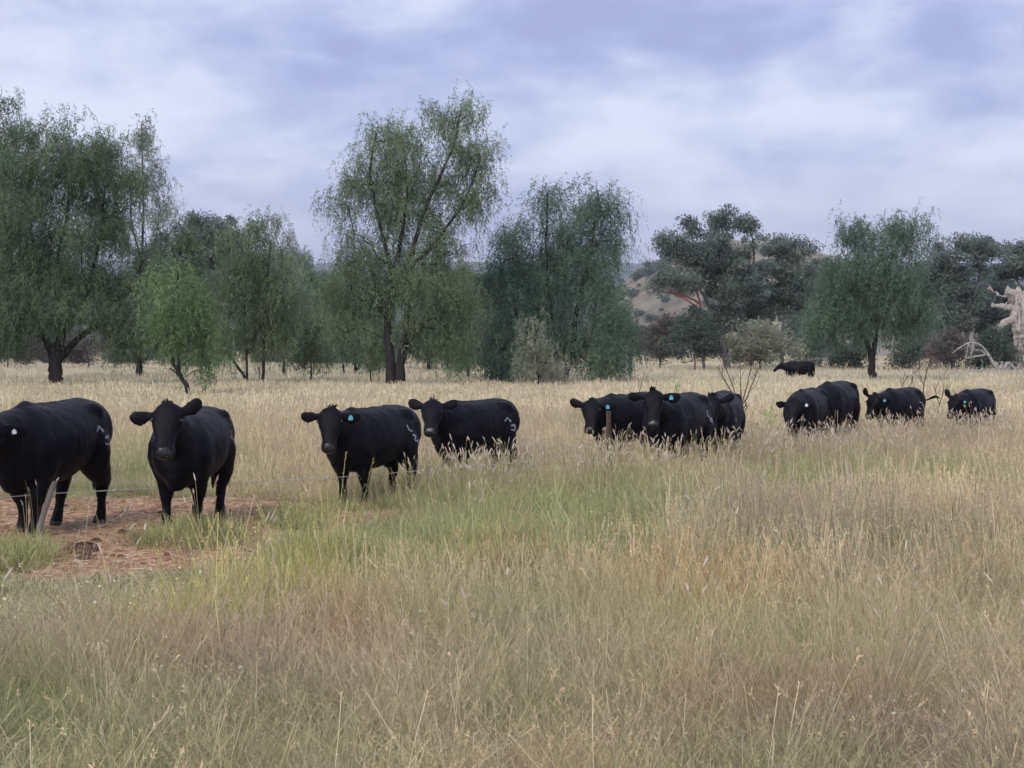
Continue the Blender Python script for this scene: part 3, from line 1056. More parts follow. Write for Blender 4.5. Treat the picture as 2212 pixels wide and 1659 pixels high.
        for t, w in ((0, .030), (.04, .042), (.08, .064), (.13, .082), (.18, .086), (.22, .076), (.25, .054), (.268, .024)):
            rr.append(ring(base + d * t * 0.97 - wv * 0.03 * math.sin(t * 10), wv, nv, w, 0.021, 0.021, 12, 2.0))
        L.add(rr)
        ears.append((base, d, wv, nv))
    # legs
    for sg in (1, -1):
        o = p.get('fl' if sg > 0 else 'fr', 0.0)
        lift = p.get('fl_lift' if sg > 0 else 'fr_lift', 0.0)
        y = 0.165 * sg
        XF = -0.075
        L.tube([(XF + 0.44, y * 0.95, 0.88), (XF + 0.43 + o * 0.1, y * 1.05, 0.66), (XF + 0.42 + o * 0.45, y, 0.50), (XF + 0.43 + o * 0.75, y * 0.97, 0.355 + lift * .6), (XF + 0.425 + o * 0.9, y * 0.95, 0.26 + lift * .8),
                (XF + 0.425 + o * 0.98, y * 0.95, 0.12 + lift), (XF + 0.455 + o, y * 0.95, 0.045 + lift), (XF + 0.475 + o, y * 0.95, 0.0 + lift)],
               [0.18, 0.155, 0.100, 0.078, 0.049, 0.052, 0.060, 0.068], 12, 18)
        o = p.get('hl' if sg > 0 else 'hr', 0.0)
        y = 0.165 * sg
        XB = 0.10
        L.tube([(XB - 0.53, y * 0.72, 0.98), (XB - 0.52 + o * 0.1, y * 0.92, 0.76), (XB - 0.56 + o * 0.35, y * 1.03, 0.60), (XB - 0.67 + o * 0.62, y, 0.44), (XB - 0.675 + o * 0.75, y * 0.95, 0.37),
                (XB - 0.655 + o * 0.9, y * 0.95, 0.20), (XB - 0.645 + o * 0.97, y * 0.95, 0.11), (XB - 0.615 + o, y * 0.95, 0.045), (XB - 0.59 + o, y * 0.95, 0.0)],
               [0.17, 0.205, 0.150, 0.090, 0.068, 0.048, 0.054, 0.062, 0.070], 12, 20)
    # tail
    tl = p.get('tail')
    if tl is None:
        sw = p.get('tail_sway', 0.0)
        tl = [(-0.63, 0, 1.17), (-0.705, 0, 1.10), (-0.735, sw * 0.3, 0.90), (-0.735, sw * 0.7, 0.66), (-0.73, sw, 0.46), (-0.72, sw * 1.1, 0.30)]
    L.tube(tl, [0.045, 0.036, 0.028, 0.026, 0.045, 0.016], 10, 16)
    me0 = new_mesh('body0', np.concatenate(L.v), np.concatenate(L.f), np.concatenate(L.s))
    ob = bpy.data.objects.new('body0', me0)
    COL.objects.link(ob)
    r = ob.modifiers.new('r', 'REMESH')
    r.mode = 'VOXEL'
    r.voxel_size = p.get('voxel', 0.021)
    r.use_smooth_shade = True
    sm = ob.modifiers.new('s', 'SMOOTH')
    sm.factor = 0.5
    sm.iterations = 8
    dg = bpy.context.evaluated_depsgraph_get()
    me = bpy.data.meshes.new_from_object(ob.evaluated_get(dg))
    bpy.data.objects.remove(ob)
    bpy.data.meshes.remove(me0)
    me.name = 'body'
    nv = len(me.vertices)
    co = np.empty(nv * 3, np.float32)
    me.vertices.foreach_get('co', co)
    co = co.reshape(-1, 3)
    no = np.empty(nv * 3, np.float32)
    me.vertices.foreach_get('normal', no)
    no = no.reshape(-1, 3)
    sd = p.get('seed', 1.0)
    lump = (fbm(co[:, 0] * 4.5 + sd, co[:, 2] * 4.5 + co[:, 1] * 3.0, sd, 2) - 0.5) * 0.030
    fuzz = (fbm(co[:, 0] * 17 + co[:, 1] * 13, co[:, 2] * 15 + sd, sd + 4, 2) - 0.5) * 0.010
    ribs = np.sin(co[:, 0] * 62.0) * 0.0022 * np.exp(-((co[:, 0] - 0.0) / 0.22) ** 2) * np.exp(-((co[:, 2] - 0.85) / 0.2) ** 2)
    co += no * (lump + fuzz + ribs)[:, None]
    me.vertices.foreach_set('co', co.ravel())
    me.update()
    me.materials.clear()
    for k in ('hide', 'muzzle', 'hoof'):
        me.materials.append(M[k])
    n = len(me.polygons)
    cen = np.empty(n * 3, np.float32)
    me.polygons.foreach_get('center', cen)
    cen = cen.reshape(-1, 3)
    idx = np.zeros(n, np.int32)
    rel = cen - (poll + fwd * 0.50 + upn * -0.005)
    idx[(np.linalg.norm(rel, axis=1) < 0.085)] = 1
    idx[cen[:, 2] < 0.055] = 2
    me.polygons.foreach_set('material_index', idx)
    me.polygons.foreach_set('use_smooth', np.ones(n, bool))
    return me, dict(poll=poll, fwd=fwd, lat=lat, upn=upn, ears=ears)


BRANDS = [
    [[(0, 0), (.05, .09)], [(.05, .09), (.11, .05)], [(.10, -.03), (.17, .02), (.15, -.08), (.09, -.10)], [(.18, -.10), (.22, -.03)]],
    [[(0, .06), (.07, .08), (.03, .01), (.09, -.01)], [(.10, -.02), (.16, .0), (.15, -.07), (.09, -.08), (.10, -.02)], [(.17, -.07), (.21, -.13)]],
    [[(0, .08), (.04, .02), (.10, .04)], [(.08, -.04), (.14, -.02), (.10, -.10), (.17, -.09)], [(.18, -.05), (.20, -.14)]],
]


def make_cow(label, px, s, turn, scale=1.0, tagc=None, brand=None, **p):
    """turn: how far the body is swung from facing the photographer"""
    X, Y = gx(px, s), FPX / s
    towards = math.degrees(math.atan2(-Y, -X)) % 360
    heading = towards - turn
    root = bpy.data.objects.new('cow', None)
    COL.objects.link(root)
    root.location = (X, Y, gzf(X, Y) - 0.01)
    root.rotation_euler = (0, 0, rad(heading))
    root.scale = (scale,) * 3
    tag(root, label, 'cow', 'herd of black cattle')
    # look where asked: 'face' is the world heading of the head
    if 'face' in p:
        d = (towards - p.pop('face') - heading + 180) % 360 - 180
        p['head_yaw'] = rad(d)
        p['neck_yaw'] = rad(d) * 0.85
    p['seed'] = (px * 0.37) % 50
    me, k = cow_body(p)
    body = link('body', me, root)
    poll, fwd, lat, upn = k['poll'], k['fwd'], k['lat'], k['upn']
    bvh = BVHTree.FromPolygons([v.co for v in me.vertices], [tuple(q.vertices) for q in me.polygons])
    for sg in (1, -1):
        t = np.arange(10) / 10 * 2 * np.pi
        c = poll + fwd * 0.132 + lat * 0.138 * sg + upn * 0.028
        rs = []
        for la in (-1.2, -0.6, 0, 0.6, 1.2):
            rs.append(c + fwd * 0.021 * math.sin(la) + (np.cos(t) * math.cos(la) * 0.020)[:, None] * lat + (np.sin(t) * math.cos(la) * 0.020)[:, None] * upn)
        L = Loft()
        L.add(rs)
        link('eye', new_mesh('eye', np.concatenate(L.v), np.concatenate(L.f), np.concatenate(L.s), None, True, [M['eye']]), root)
    ht = Tubes(4)
    for j in range(9):                         # forelock hair standing up on the poll
        b0 = poll - fwd * 0.055 + lat * random.uniform(-0.05, 0.05) + upn * random.uniform(-0.02, 0.03)
        d = -fwd * 0.75 + upn * random.uniform(-0.1, 0.5) + lat * random.uniform(-0.5, 0.5)
        ln = random.uniform(0.03, 0.075)
        ht.add([b0 - d * 0.03, b0 + d * ln * 0.6, b0 + d * ln + lat * random.uniform(-0.02, 0.02)], [0.016, 0.010, 0.003])
    tag(link('hair_tuft', ht.mesh('hair_tuft', [M['hide']]), root), kind='stuff')
    # nostrils: two dark commas on the wet muzzle
    for sg in (1, -1):
        c = poll + fwd * 0.53 + lat * 0.036 * sg + upn * 0.018
        hit = bvh.ray_cast(Vector(c + fwd * 0.2 + upn * 0.1), Vector(-fwd - upn * 0.5).normalized())
        if hit[0]:
            c = np.array(hit[0])
            tn = Tubes(6)
            tn.add([c - lat * sg * 0.012, c + upn * 0.006, c + lat * sg * 0.012 - upn * 0.006], [0.006, 0.010, 0.005])
            link('nostril', tn.mesh('nostril', [M['eye']]), root)
    if tagc:
        base, d, wv, nv = k['ears'][0]
        down = np.array([0, 0, -1.0])
        sd = d - down * d.dot(down)
        sd /= np.linalg.norm(sd)
        nrm = np.cross(sd, down)
        front = nv if nv.dot(upn) > 0 else -nv
        if nrm.dot(front) < 0:
            nrm = -nrm
        c = base + d * 0.13 + front * 0.030
        prof = [(-.012, .0), (.012, .0), (.018, .018), (.036, .028), (.038, .078), (.028, .086), (-.028, .086), (-.038, .078), (-.036, .028), (-.018, .018)]
        n = len(prof)
        ts = p.get('tag_size', 0.72)
        A = np.array([c + sd * a * ts + down * (b - 0.012) * ts for a, b in prof])
        V = np.concatenate((A + nrm * 0.004, A - nrm * 0.001))
        F = [list(range(n)), list(range(2 * n - 1, n - 1, -1))] + [[i, i + n, (i + 1) % n + n, (i + 1) % n] for i in range(n)]
        link('ear_tag', new_mesh('ear_tag', V, sum(F, []), [len(f) for f in F], None, False, [M[tagc]]), root)
    if brand is not None:
        V, F = [], []
        for line in BRANDS[brand % 3]:
            P = spline(np.array([(a, b, 0) for a, b in line]), 4 * len(line))
            pts = []
            for a, b, _ in P:
                h = bvh.ray_cast(Vector((-0.30 - a * 1.15, 1.2, 1.145 + b * 0.85 - a * 0.45)), Vector((0, -1, -0.25)).normalized())
                if h[0]:
                    pts.append((np.array(h[0]), np.array(h[1])))
            for i in range(len(pts)):
                q, nn = pts[i]
                tdir = pts[min(i + 1, len(pts) - 1)][0] - pts[max(i - 1, 0)][0]
                sd = np.cross(nn, tdir)
                sd /= np.linalg.norm(sd) + 1e-9
                w = 0.012 * (0.5 + 0.9 * random.random())
                V += [q + nn * 0.005 + sd * w, q + nn * 0.005 - sd * w]
                if i:
                    m = len(V)
                    F.append([m - 4, m - 3, m - 1, m - 2])
        if F:
            link('brand', new_mesh('brand', V, sum(F, []), [4] * len(F), None, True, [M['brand']]), root)
    return root


def build_cattle():
    B = 'black cow '
    make_cow(B + 'walking past the leaning fence stick, white mark on its hip', 106, 217, 35, 1.06, 'tag_white', 0,
             face=24, tag_size=0.5, poll=1.13, pitch=62, reach=0.40, fl=0.10, fr=-0.16, hl=-0.06, hr=0.20, ear_l=(-18, 30), ear_r=(-5, 20))
    make_cow(B + 'facing forward on bare red soil, one ear raised', 416, 210, 17, 0.985, None, 1,
             face=8, poll=1.30, pitch=62, reach=0.36, roll=-4, ear_l=(38, 10), ear_r=(-8, 0), fl=-0.03, fr=0.05, hl=0.10, hr=-0.12)
    make_cow(B + 'with blue ear tag whose white-branded hip hides the next cow\'s neck', 804, 183, 42, 0.94, 'tag_blue', 2,
             face=4, poll=1.24, pitch=64, reach=0.38, ear_l=(-2, 12), ear_r=(2, 5), fl=-0.04, fr=0.02)
    make_cow(B + 'looking over the back of the branded cow in front, ears pricked', 1025, 161, 48, 0.94, None, 0,
             face=6, poll=1.24, pitch=50, reach=0.40, ear_l=(28, 15), ear_r=(26, 10))
    make_cow(B + 'with its head behind the thin steel fence post', 1355, 143, 43, 0.96, 'tag_blue', None,
             face=8, poll=1.15, pitch=60, reach=0.40, ear_l=(2, 10), ear_r=(20, 5))
    make_cow(B + 'with a tufted poll standing in front of two others, branded hip', 1464, 151, 27, 0.99, 'tag_blue', 1,
             face=2, poll=1.30, pitch=64, reach=0.36, ear_l=(4, 8), ear_r=(8, 4))
    make_cow(B + 'peering out beside the bare twiggy bush, right ear hidden', 1556, 139, 10, 0.96, None, None,
             face=2, poll=1.20, pitch=60, reach=0.34, ear_l=(26, 10), ear_r=(10, 5))
    make_cow(B + 'with a lowered head and pale ear tag, overlapping another cow\'s flank', 1742, 122, 14, 0.93, 'tag_white', None,
             face=14, poll=1.08, pitch=58, reach=0.36, ear_l=(-6, 15), ear_r=(-4, 10))
    make_cow(B + 'with a high rounded rump, its head hidden by the cow before it', 1802, 116, 20, 1.02, None, None,
             face=50, poll=1.02, pitch=50, reach=0.36)
    make_cow(B + 'swishing its tail out beside thin bare twigs', 1942, 112, 32, 0.90, 'tag_blue', 2,
             face=30, poll=1.12, pitch=66, reach=0.38, ear_l=(-10, 20), ear_r=(62, 5),
             tail=[(-0.63, 0, 1.15), (-0.73, 0.0, 1.02), (-0.85, 0.06, 0.94), (-0.95, 0.16, 0.97), (-1.03, 0.26, 1.03), (-1.10, 0.36, 0.97)])
    make_cow(B + 'last of the line, blue tag, beyond the tail-swishing cow', 2104, 107, 24, 0.87, 'tag_blue', None,
             face=30, poll=1.10, pitch=64, reach=0.36, ear_l=(-14, 20), ear_r=(66, 5))
    make_cow(B + 'alone and far off at the scrub edge, seen side-on', 1728, 41, 85, 1.03, None, None,
             face=85, poll=1.10, pitch=45, reach=0.42, hl=-0.12, hr=0.12, fl=0.1, fr=-0.1, voxel=0.03)


# ---------------------------------------------------------------- fence, dead wood, small things
FENCE = [(-13.2, 5.2), (-4.57, 13.65), (1.34, 19.4), (16.4, 34.2)]


def build_fence():
    root = bpy.data.objects.new('wire_fence', None)
    COL.objects.link(root)
    root.location = (FENCE[1][0], FENCE[1][1], gzf(*FENCE[1]))
    tag(root, 'single-strand wire fence on a leaning stick and a thin steel post', 'fence')
    o = np.array(root.location)
    wm = mat_plain('fence_wire', (0.52, 0.53, 0.55), 0.45)
    pm = mat_noise('steel_post', [(0.3, (0.055, 0.035, 0.03)), (0.7, (0.12, 0.085, 0.08))], 9, 0.8, 0.3)
    wd = mat_noise('grey_stick', [(0.3, (0.14, 0.12, 0.11)), (0.7, (0.34, 0.30, 0.27))], 14, 0.9, 0.5, (1, 1, 0.2))
    tb = Tubes(6)
    H = 0.405
    for (a, b) in zip(FENCE[:-1], FENCE[1:]):
        P = []
        for t in np.linspace(0, 1, 25)[:-1] if b != FENCE[-1] else np.linspace(0, 1, 25):
            x, y = a[0] * (1 - t) + b[0] * t, a[1] * (1 - t) + b[1] * t
            z = (gzf(*a) * (1 - t) + gzf(*b) * t) + H - 0.05 * 4 * t * (1 - t) + 0.004 * math.sin(t * 23)
            P.append((x - o[0], y - o[1], z - o[2]))
        if b != FENCE[-1]:
            P.append((b[0] - o[0], b[1] - o[1], gzf(*b) + H - o[2]))
        tb.add(P, [0.0042] * len(P), cap=False)
    wire = link('wire', tb.mesh('wire', [wm]), root)
    # a few twist knots on the wire
    for t in (0.10, 0.165, 0.42):
        a, b = FENCE[1], FENCE[2]
        x, y = a[0] * (1 - t) + b[0] * t, a[1] * (1 - t) + b[1] * t
        z = gzf(*a) * (1 - t) + gzf(*b) * t + H - 0.2 * t * (1 - t)
        kn = Tubes(6)
        kn.add([(x - o[0] - .018, y - o[1] - .018, z - o[2]), (x - o[0], y - o[1], z - o[2] + .006), (x - o[0] + .018, y - o[1] + .018, z - o[2])], [0.006, 0.013, 0.006])
        link('knot', kn.mesh('knot', [wm]), wire)
    # leaning stick
    st = Tubes(8)
    st.add(spline([(-0.02, -0.03, -0.12), (0.05, -0.02, 0.16), (0.115, -0.01, 0.36), (0.175, 0.0, 0.53)], 9), np.linspace(0.030, 0.024, 9), rough=0.2)
    tag(link('post', st.mesh('post', [wd]), root), 'leaning grey wooden stick')
    # thin steel posts (Y section)
    for k in (0, 2, 3):
        x, y = FENCE[k]
        z = gzf(x, y)
        v, f = [], []
        for q in range(3):
            a = q * 2 * math.pi / 3 + 0.4
            d = np.array([math.cos(a), math.sin(a), 0])
            n = np.array([-d[1], d[0], 0]) * 0.004
            b = len(v)
            tip = np.array([-0.025, 0.0, 0]) * 1.0
            for zz, off in ((-0.1, 0), (0.98, 1)):
                for e in (0.0, 0.034):
                    for sg in (1, -1):
                        v.append(d * e + n * sg + np.array([0, 0, zz]) + tip * off)
            f += [[b, b + 2, b + 6, b + 4], [b + 1, b + 5, b + 7, b + 3], [b + 2, b + 3, b + 7, b + 6], [b + 4, b + 6, b + 7, b + 5], [b, b + 1, b + 3, b + 2]]
        me = new_mesh('post', v, sum(f, []), [4] * len(f), None, False, [pm])
        link('post', me, root, (x - o[0], y - o[1], z - o[2]))


def tree_root(name, label, cat, X, Y, group=None, dz=0.0):
    r = bpy.data.objects.new(name, None)
    COL.objects.link(r)
    r.location = (X, Y, gzf(X, Y) + dz)
    tag(r, label, cat, group)
    return r


def build_dead_tree():
    s = 29.0
    X, Y = gx(2218, s), FPX / s
    r = tree_root('dead_tree', 'huge broken pale dead trunk with snapped limb stubs', 'dead tree', X, Y)

    def q(px, py, dy=0.0):
        return np.array([gx(px, s) - X, dy, EYE - (py - HZ) / s])
    L = Loft()
    L.tube([q(2218, 822), q(2216, 800), q(2212, 765), q(2208, 725), q(2206, 690), q(2208, 660), q(2214, 632)], [0.86, 0.62, 0.55, 0.66, 0.92, 0.88, 0.70], 14, 20)
    L.tube([q(2196, 685), q(2172, 695, -.3), q(2147, 712, -.5)], [0.42, 0.27, 0.21], 9, 8)
    L.tube([q(2195, 668), q(2172, 664, -.2), q(2138, 659, -.4)], [0.40, 0.24, 0.19], 9, 8)
    L.tube([q(2194, 665), q(2184, 645, -.2), q(2176, 632, -.3), q(2172, 624, -.3)], [0.36, 0.30, 0.32, 0.20], 9, 8)
    L.tube([q(2182, 640, -.2), q(2160, 640, -.4), q(2142, 634, -.5), q(2129, 625, -.5)], [0.17, 0.12, 0.09, 0.05], 7, 8)
    L.tube([q(2176, 645, -.3), q(2166, 662, -.4)], [0.09, 0.07], 6, 4)
    L.tube([q(2205, 655), q(2200, 633), q(2196, 622)], [0.36, 0.26, 0.10], 8, 6)
    L.tube([q(2225, 650), q(2232, 625), q(2236, 600)], [0.5, 0.42, 0.24], 9, 7)
    L.tube([q(2230, 690), q(2262, 672), q(2285, 668)], [0.4, 0.26, 0.2], 9, 7)
    me0 = new_mesh('t0', np.concatenate(L.v), np.concatenate(L.f), np.concatenate(L.s))
    ob = bpy.data.objects.new('t0', me0)
    COL.objects.link(ob)
    md = ob.modifiers.new('r', 'REMESH')
    md.mode = 'VOXEL'
    md.voxel_size = 0.055
    dg = bpy.context.evaluated_depsgraph_get()
    me = bpy.data.meshes.new_from_object(ob.evaluated_get(dg))
    bpy.data.objects.remove(ob)
    n = len(me.vertices)
    co = np.empty(n * 3, np.float32)
    me.vertices.foreach_get('co', co)
    co = co.reshape(-1, 3)
    no = np.empty(n * 3, np.float32)
    me.vertices.foreach_get('normal', no)
    no = no.reshape(-1, 3)
    ang = np.arctan2(co[:, 1], co[:, 0])
    co += no * ((fbm(ang * 3.0 + co[:, 0] * 2.0, co[:, 2] * 0.9, 4.0, 4) - 0.5) * 0.42 + (fbm(co[:, 0] * 6 + co[:, 1] * 5, co[:, 2] * 4, 7.0, 3) - 0.5) * 0.16)[:, None]
    co[:, 2] += np.where(co[:, 2] > 5.9, (fbm(co[:, 0] * 3, co[:, 1] * 3, 1.0, 2) - 0.5) * 0.8, 0)
    me.vertices.foreach_set('co', co.ravel())
    me.materials.clear()
    me.materials.append(M['dead_wood'])
    me.update()
    link('trunk', me, r)
    # fallen limbs of the same tree, lying in front of it
    s = 32.0
    pale = 'twig_pale'
    X, Y = gx(2140, s), FPX / s
    r = tree_root('fallen_branch', 'big grey fallen branch arching up out of the grass', 'fallen branch', X, Y)
    tb = Tubes(7)
    for pts, a, b in [
        ([(2168, 818), (2150, 795), (2138, 775), (2125, 755), (2108, 743), (2095, 742), (2080, 748), (2058, 764)], 0.13, 0.03),
        ([(2135, 770), (2122, 759), (2108, 757)], 0.10, 0.06), ([(2092, 743), (2089, 765), (2086, 776)], 0.06, 0.03), ([(2100, 743), (2098, 760), (2093, 778)], 0.06, 0.03),
        ([(2125, 768), (2105, 771), (2085, 775)], 0.07, 0.04), ([(2078, 749), (2072, 755), (2068, 752)], 0.05, 0.03), ([(2158, 800), (2164, 790), (2165, 782)], 0.10, 0.09)]:
        q = [np.array([gx(p[0], s) - X, random.uniform(-.25, .25), EYE - (p[1] - HZ) / s]) for p in pts]
        tb.add(spline(q, len(q) * 3), np.linspace(a, b, len(q) * 3), rough=0.25)
    link('limb', tb.mesh('limb', [M[pale]]), r)
    logs = [([(2166, 812), (2172, 789), (2182, 787), (2205, 806), (2218, 814)], 0.13, 0.10, 'bent pale fallen limb leaning beside the dead trunk'),
            ([(2160, 818), (2180, 805), (2205, 812), (2222, 822)], 0.17, 0.10, 'thick pale log lying along the foot of the dead trunk'),
            ([(2118, 806), (2125, 798)], 0.12, 0.10, 'short pale broken piece of branch stuck in the grass'),
            ([(2062, 812), (2078, 806), (2092, 803)], 0.10, 0.05, 'slim pale stick lying farthest from the dead trunk'),
            ([(2135, 818), (2150, 812), (2172, 820)], 0.13, 0.08, 'weathered log at the butt of the arching fallen branch')]
    for pts, a, b, lab in logs:
        X, Y = gx(pts[0][0], s), FPX / s + random.uniform(-1.5, 0.5)
        r = tree_root('fallen_log', lab, 'log', X, Y)
        q = [np.array([gx(p[0], s) - X, random.uniform(-.3, .3), EYE - (p[1] - HZ) / s]) for p in pts]
        tb = Tubes(8)
        tb.add(spline(q, len(q) * 4), np.linspace(a, b, len(q) * 4), rough=0.35)
        link('log', tb.mesh('log', [M[pale]]), r)


def twig_bush(name, label, px, s, stems, r0, seed, mat='twig', cat='dead bush', fork=2):
    rnd = random.Random(seed)
    X, Y = gx(px, s), FPX / s
    r = tree_root(name, label, cat, X, Y)
    tb = Tubes(5)

    def grow(p, d, ln, rr, lev):
        n = 5
        P = [p]
        for i in range(n):
            d = d + np.array([rnd.gauss(0, .10), rnd.gauss(0, .10), rnd.gauss(0.03, .05)])
            d = d / np.linalg.norm(d)
            p = p + d * ln / n
            P.append(p)
        tb.add(P, np.linspace(rr, rr * 0.62, n + 1), cap=False)
        if lev > 0:
            for k in range(fork + (rnd.random() < 0.4)):
                i = rnd.choice((2, 3, 4, 5))
                dd = d + np.array([rnd.gauss(0, .42), rnd.gauss(0, .42), rnd.gauss(0.05, .15)])
                grow(P[i], dd / np.linalg.norm(dd), ln * rnd.uniform(0.5, 0.8), rr * 0.55, lev - 1)
    for pts, ra, rb in stems:
        q = [np.array([gx(p[0], s) - X, rnd.gauss(0, .05), EYE - (p[1] - HZ) / s - gzf(X, Y)]) for p in pts]
        q[0][1] = 0
        S = spline(q, len(q) * 3)
        tb.add(S, np.linspace(ra, rb, len(S)), cap=False)
        for i in range(len(S) // 2, len(S), 2):
            d = S[i] - S[i - 1]
            d = d / np.linalg.norm(d) + np.array([rnd.gauss(0, .4), rnd.gauss(0, .4), rnd.gauss(.1, .2)])
            grow(S[i], d / np.linalg.norm(d), rnd.uniform(0.25, 0.5), rb * 0.7, 1)
    link('stem', tb.mesh('stem', [M[mat]]), r)


def leafy_weed(name, label, px, s, height, leaf, seed, spread=0.12, n=60):
    X, Y = gx(px, s), FPX / s
    r = tree_root(name, label, 'weed', X, Y)
    rnd = np.random.default_rng(seed)
    tb = Tubes(5)
    P, T = [], []
    for k in range(5):
        a = rnd.random() * 6.28
        tip = np.array([math.cos(a) * spread * rnd.uniform(.4, 1.6), math.sin(a) * spread * rnd.uniform(.4, 1.6), height * rnd.uniform(0.7, 1.0)])
        S = spline([(0, 0, -0.05), tip * np.array([.4, .4, .5]), tip], 10)
        tb.add(S, np.linspace(.009, .003, 10), cap=False)
        for j in range(n // 5):
            t = 0.25 + 0.75 * rnd.random()
            b = S[min(9, int(t * 9))] + rnd.normal(size=3) * 0.01
            d = rnd.normal(size=3) + np.array([0, 0, 0.3])
            P.append(b)
            T.append(d / np.linalg.norm(d))
    P, T = np.array(P), np.array(T)
    V, F, S, var = leaf_quads(P, T, rnd.uniform(.06, .13, len(P)), rnd.uniform(.03, .05, len(P)), rnd.random(len(P)))
    link('stem', tb.mesh('stem', [M['leaf_weed']]), r)
    link('leaves', new_mesh('leaves', V, F, S, {'var': var}, False, [M['leaf_' + leaf]]), r)


def build_small():
    twig_bush('bare_bush', 'bare leafless twiggy bush standing behind the cattle, V-shaped fork', 1607, 93,
              [([(1612, 932), (1606, 900), (1596, 878)], 0.030, 0.026), ([(1596, 878), (1580, 845), (1562, 815), (1550, 790)], 0.020, 0.010),
               ([(1597, 880), (1585, 835), (1570, 800)], 0.018, 0.009), ([(1597, 880), (1612, 862), (1622, 835), (1640, 795)], 0.020, 0.009),
               ([(1604, 868), (1614, 830), (1622, 790)], 0.016, 0.008), ([(1597, 878), (1601, 840), (1600, 800)], 0.014, 0.007)], 0.03, 3)
    twig_bush('bare_bush', 'thin dark leafless stems behind the tail-swishing cow', 1998, 92,
              [([(1992, 925), (1993, 870), (1997, 830), (2002, 790), (2012, 768)], 0.020, 0.009), ([(1996, 835), (1985, 800), (1975, 780)], 0.010, 0.006),
               ([(2022, 925), (2028, 885), (2036, 850), (2040, 825)], 0.015, 0.007), ([(2030, 875), (2022, 845), (2028, 822)], 0.010, 0.006)], 0.02, 5, fork=1)
    twig_bush('bare_bush', 'low leafless twigs above the back of the tail-swishing cow', 1955, 90,
              [([(1955, 920), (1957, 860), (1950, 838), (1962, 812)], 0.018, 0.008), ([(1956, 850), (1968, 830), (1972, 815)], 0.010, 0.006),
               ([(1975, 920), (1978, 850), (1972, 825)], 0.012, 0.006)], 0.02, 9, fork=1)
    for i, (px, sg, lab) in enumerate([(2185, 33, 'tangle of pale broken sticks at the foot of the dead trunk'), (2128, 33.5, 'tangle of pale sticks under the arching fallen branch'),
                                       (2075, 34, 'thin scatter of pale twigs beside the brown twiggy shrub')]):
        stems = []
        rr = random.Random(40 + i)
        for k in range(9):
            x0 = px + rr.uniform(-26, 26)
            dx, up = rr.uniform(-34, 34), rr.uniform(4, 22)
            stems.append(([(x0, 757 + 1.74 * sg), (x0 + dx * 0.5, 757 + 1.74 * sg - up), (x0 + dx, 757 + 1.70 * sg - up * rr.uniform(0.1, 0.9))], rr.uniform(0.05, 0.09), 0.03))
        twig_bush('brushwood', lab, px, sg, stems, 0.05, 60 + i, mat='twig_pale', cat='brushwood', fork=1)
    twig_bush('dead_stick', 'lone dead stick leaning up from the grass behind the tufted cow', 1380, 70, [([(1377, 885), (1380, 855), (1387, 822)], 0.014, 0.009)], 0.01, 2, fork=0, cat="dead stick")
    twig_bush('dead_stick', 'short dead stem beside the two thin tree stems', 560, 48, [([(562, 845), (560, 815), (561, 795)], 0.03, 0.02)], 0.01, 4, fork=0, cat="dead stick")
    leafy_weed('leafy_weed', 'yellow-green leafy weed rising behind the tufted cow', 1470, 84, 1.13, 'weed', 1, 0.10, 90)
    leafy_weed('leafy_weed', 'pale green leafy weed between the bare bush and the lowered-head cow', 1664, 104, 0.74, 'weed', 2, 0.13, 110)
    leafy_weed('leafy_weed', 'grey-green weed at the foot of the bare bush', 1628, 108, 0.45, 'grey', 3, 0.16, 110)
    # dug-up clods and pats on the worn ground
    dung = mat_noise('dung', [(0.3, (0.020, 0.013, 0.012)), (0.7, (0.075, 0.040, 0.034))], 14, 0.95, 0.8)
    clod = mat_noise('clod', [(0.35, (0.035, 0.018, 0.016)), (0.55, (0.11, 0.055, 0.042)), (0.75, (0.30, 0.19, 0.13))], 16, 1.0, 1.0)

    def lump(name, label, px, py, rx, ry, h, mat, cat, seed, group=None):
        x, y = ground_at(px, py)
        r = np.random.default_rng(seed)
        k, n = 22, 7
        V = []
        for i in range(n):
            t = i / (n - 1)
            rr = math.cos(t * math.pi / 2) ** 0.7 if i < n - 1 else 0.02
            for j in range(k):
                a = j / k * 2 * math.pi
                f = 0.75 + 0.5 * float(fbm(np.array(3 + 1.6 * math.cos(a) + seed), np.array(3 + 1.6 * math.sin(a) + t * 2), seed * 1.7, 3))
                V.append((math.cos(a) * rx * rr * f, math.sin(a) * ry * rr * f, -0.03 + (h + 0.03) * math.sin(t * math.pi / 2) * (0.8 + 0.4 * r.random())))
        F = []
        for i in range(n - 1):
            for j in range(k):
                F.append([i * k + j, i * k + (j + 1) % k, (i + 1) * k + (j + 1) % k, (i + 1) * k + j])
        F.append([(n - 1) * k + j for j in range(k)])
        o = link(name, new_mesh(name, V, sum(F, []), [len(f) for f in F], None, False, [mat]), None, (x, y, gzf(x, y)))
        tag(o, label, cat, group)
    lump('dirt_clod', 'dark reddish heap of dug-up earth on the worn ground', 172, 1190, 0.17, 0.20, 0.07, clod, 'earth clod', 1)
    lump('dirt_clod', 'smaller reddish clod in front of the dug-up heap', 185, 1206, 0.12, 0.10, 0.035, clod, 'earth clod', 2)
    for i, (px, py) in enumerate([(292, 1158), (136, 1098), (350, 1110), (262, 1150), (205, 1170)]):
        lump('dung_pat', 'small dark dung pat on the worn red ground', px, py, 0.05 + 0.012 * (i % 3), 0.06, 0.025, dung, 'dung', 5 + i, 'dung pats on the worn ground')

# ---------------------------------------------------------------- grass


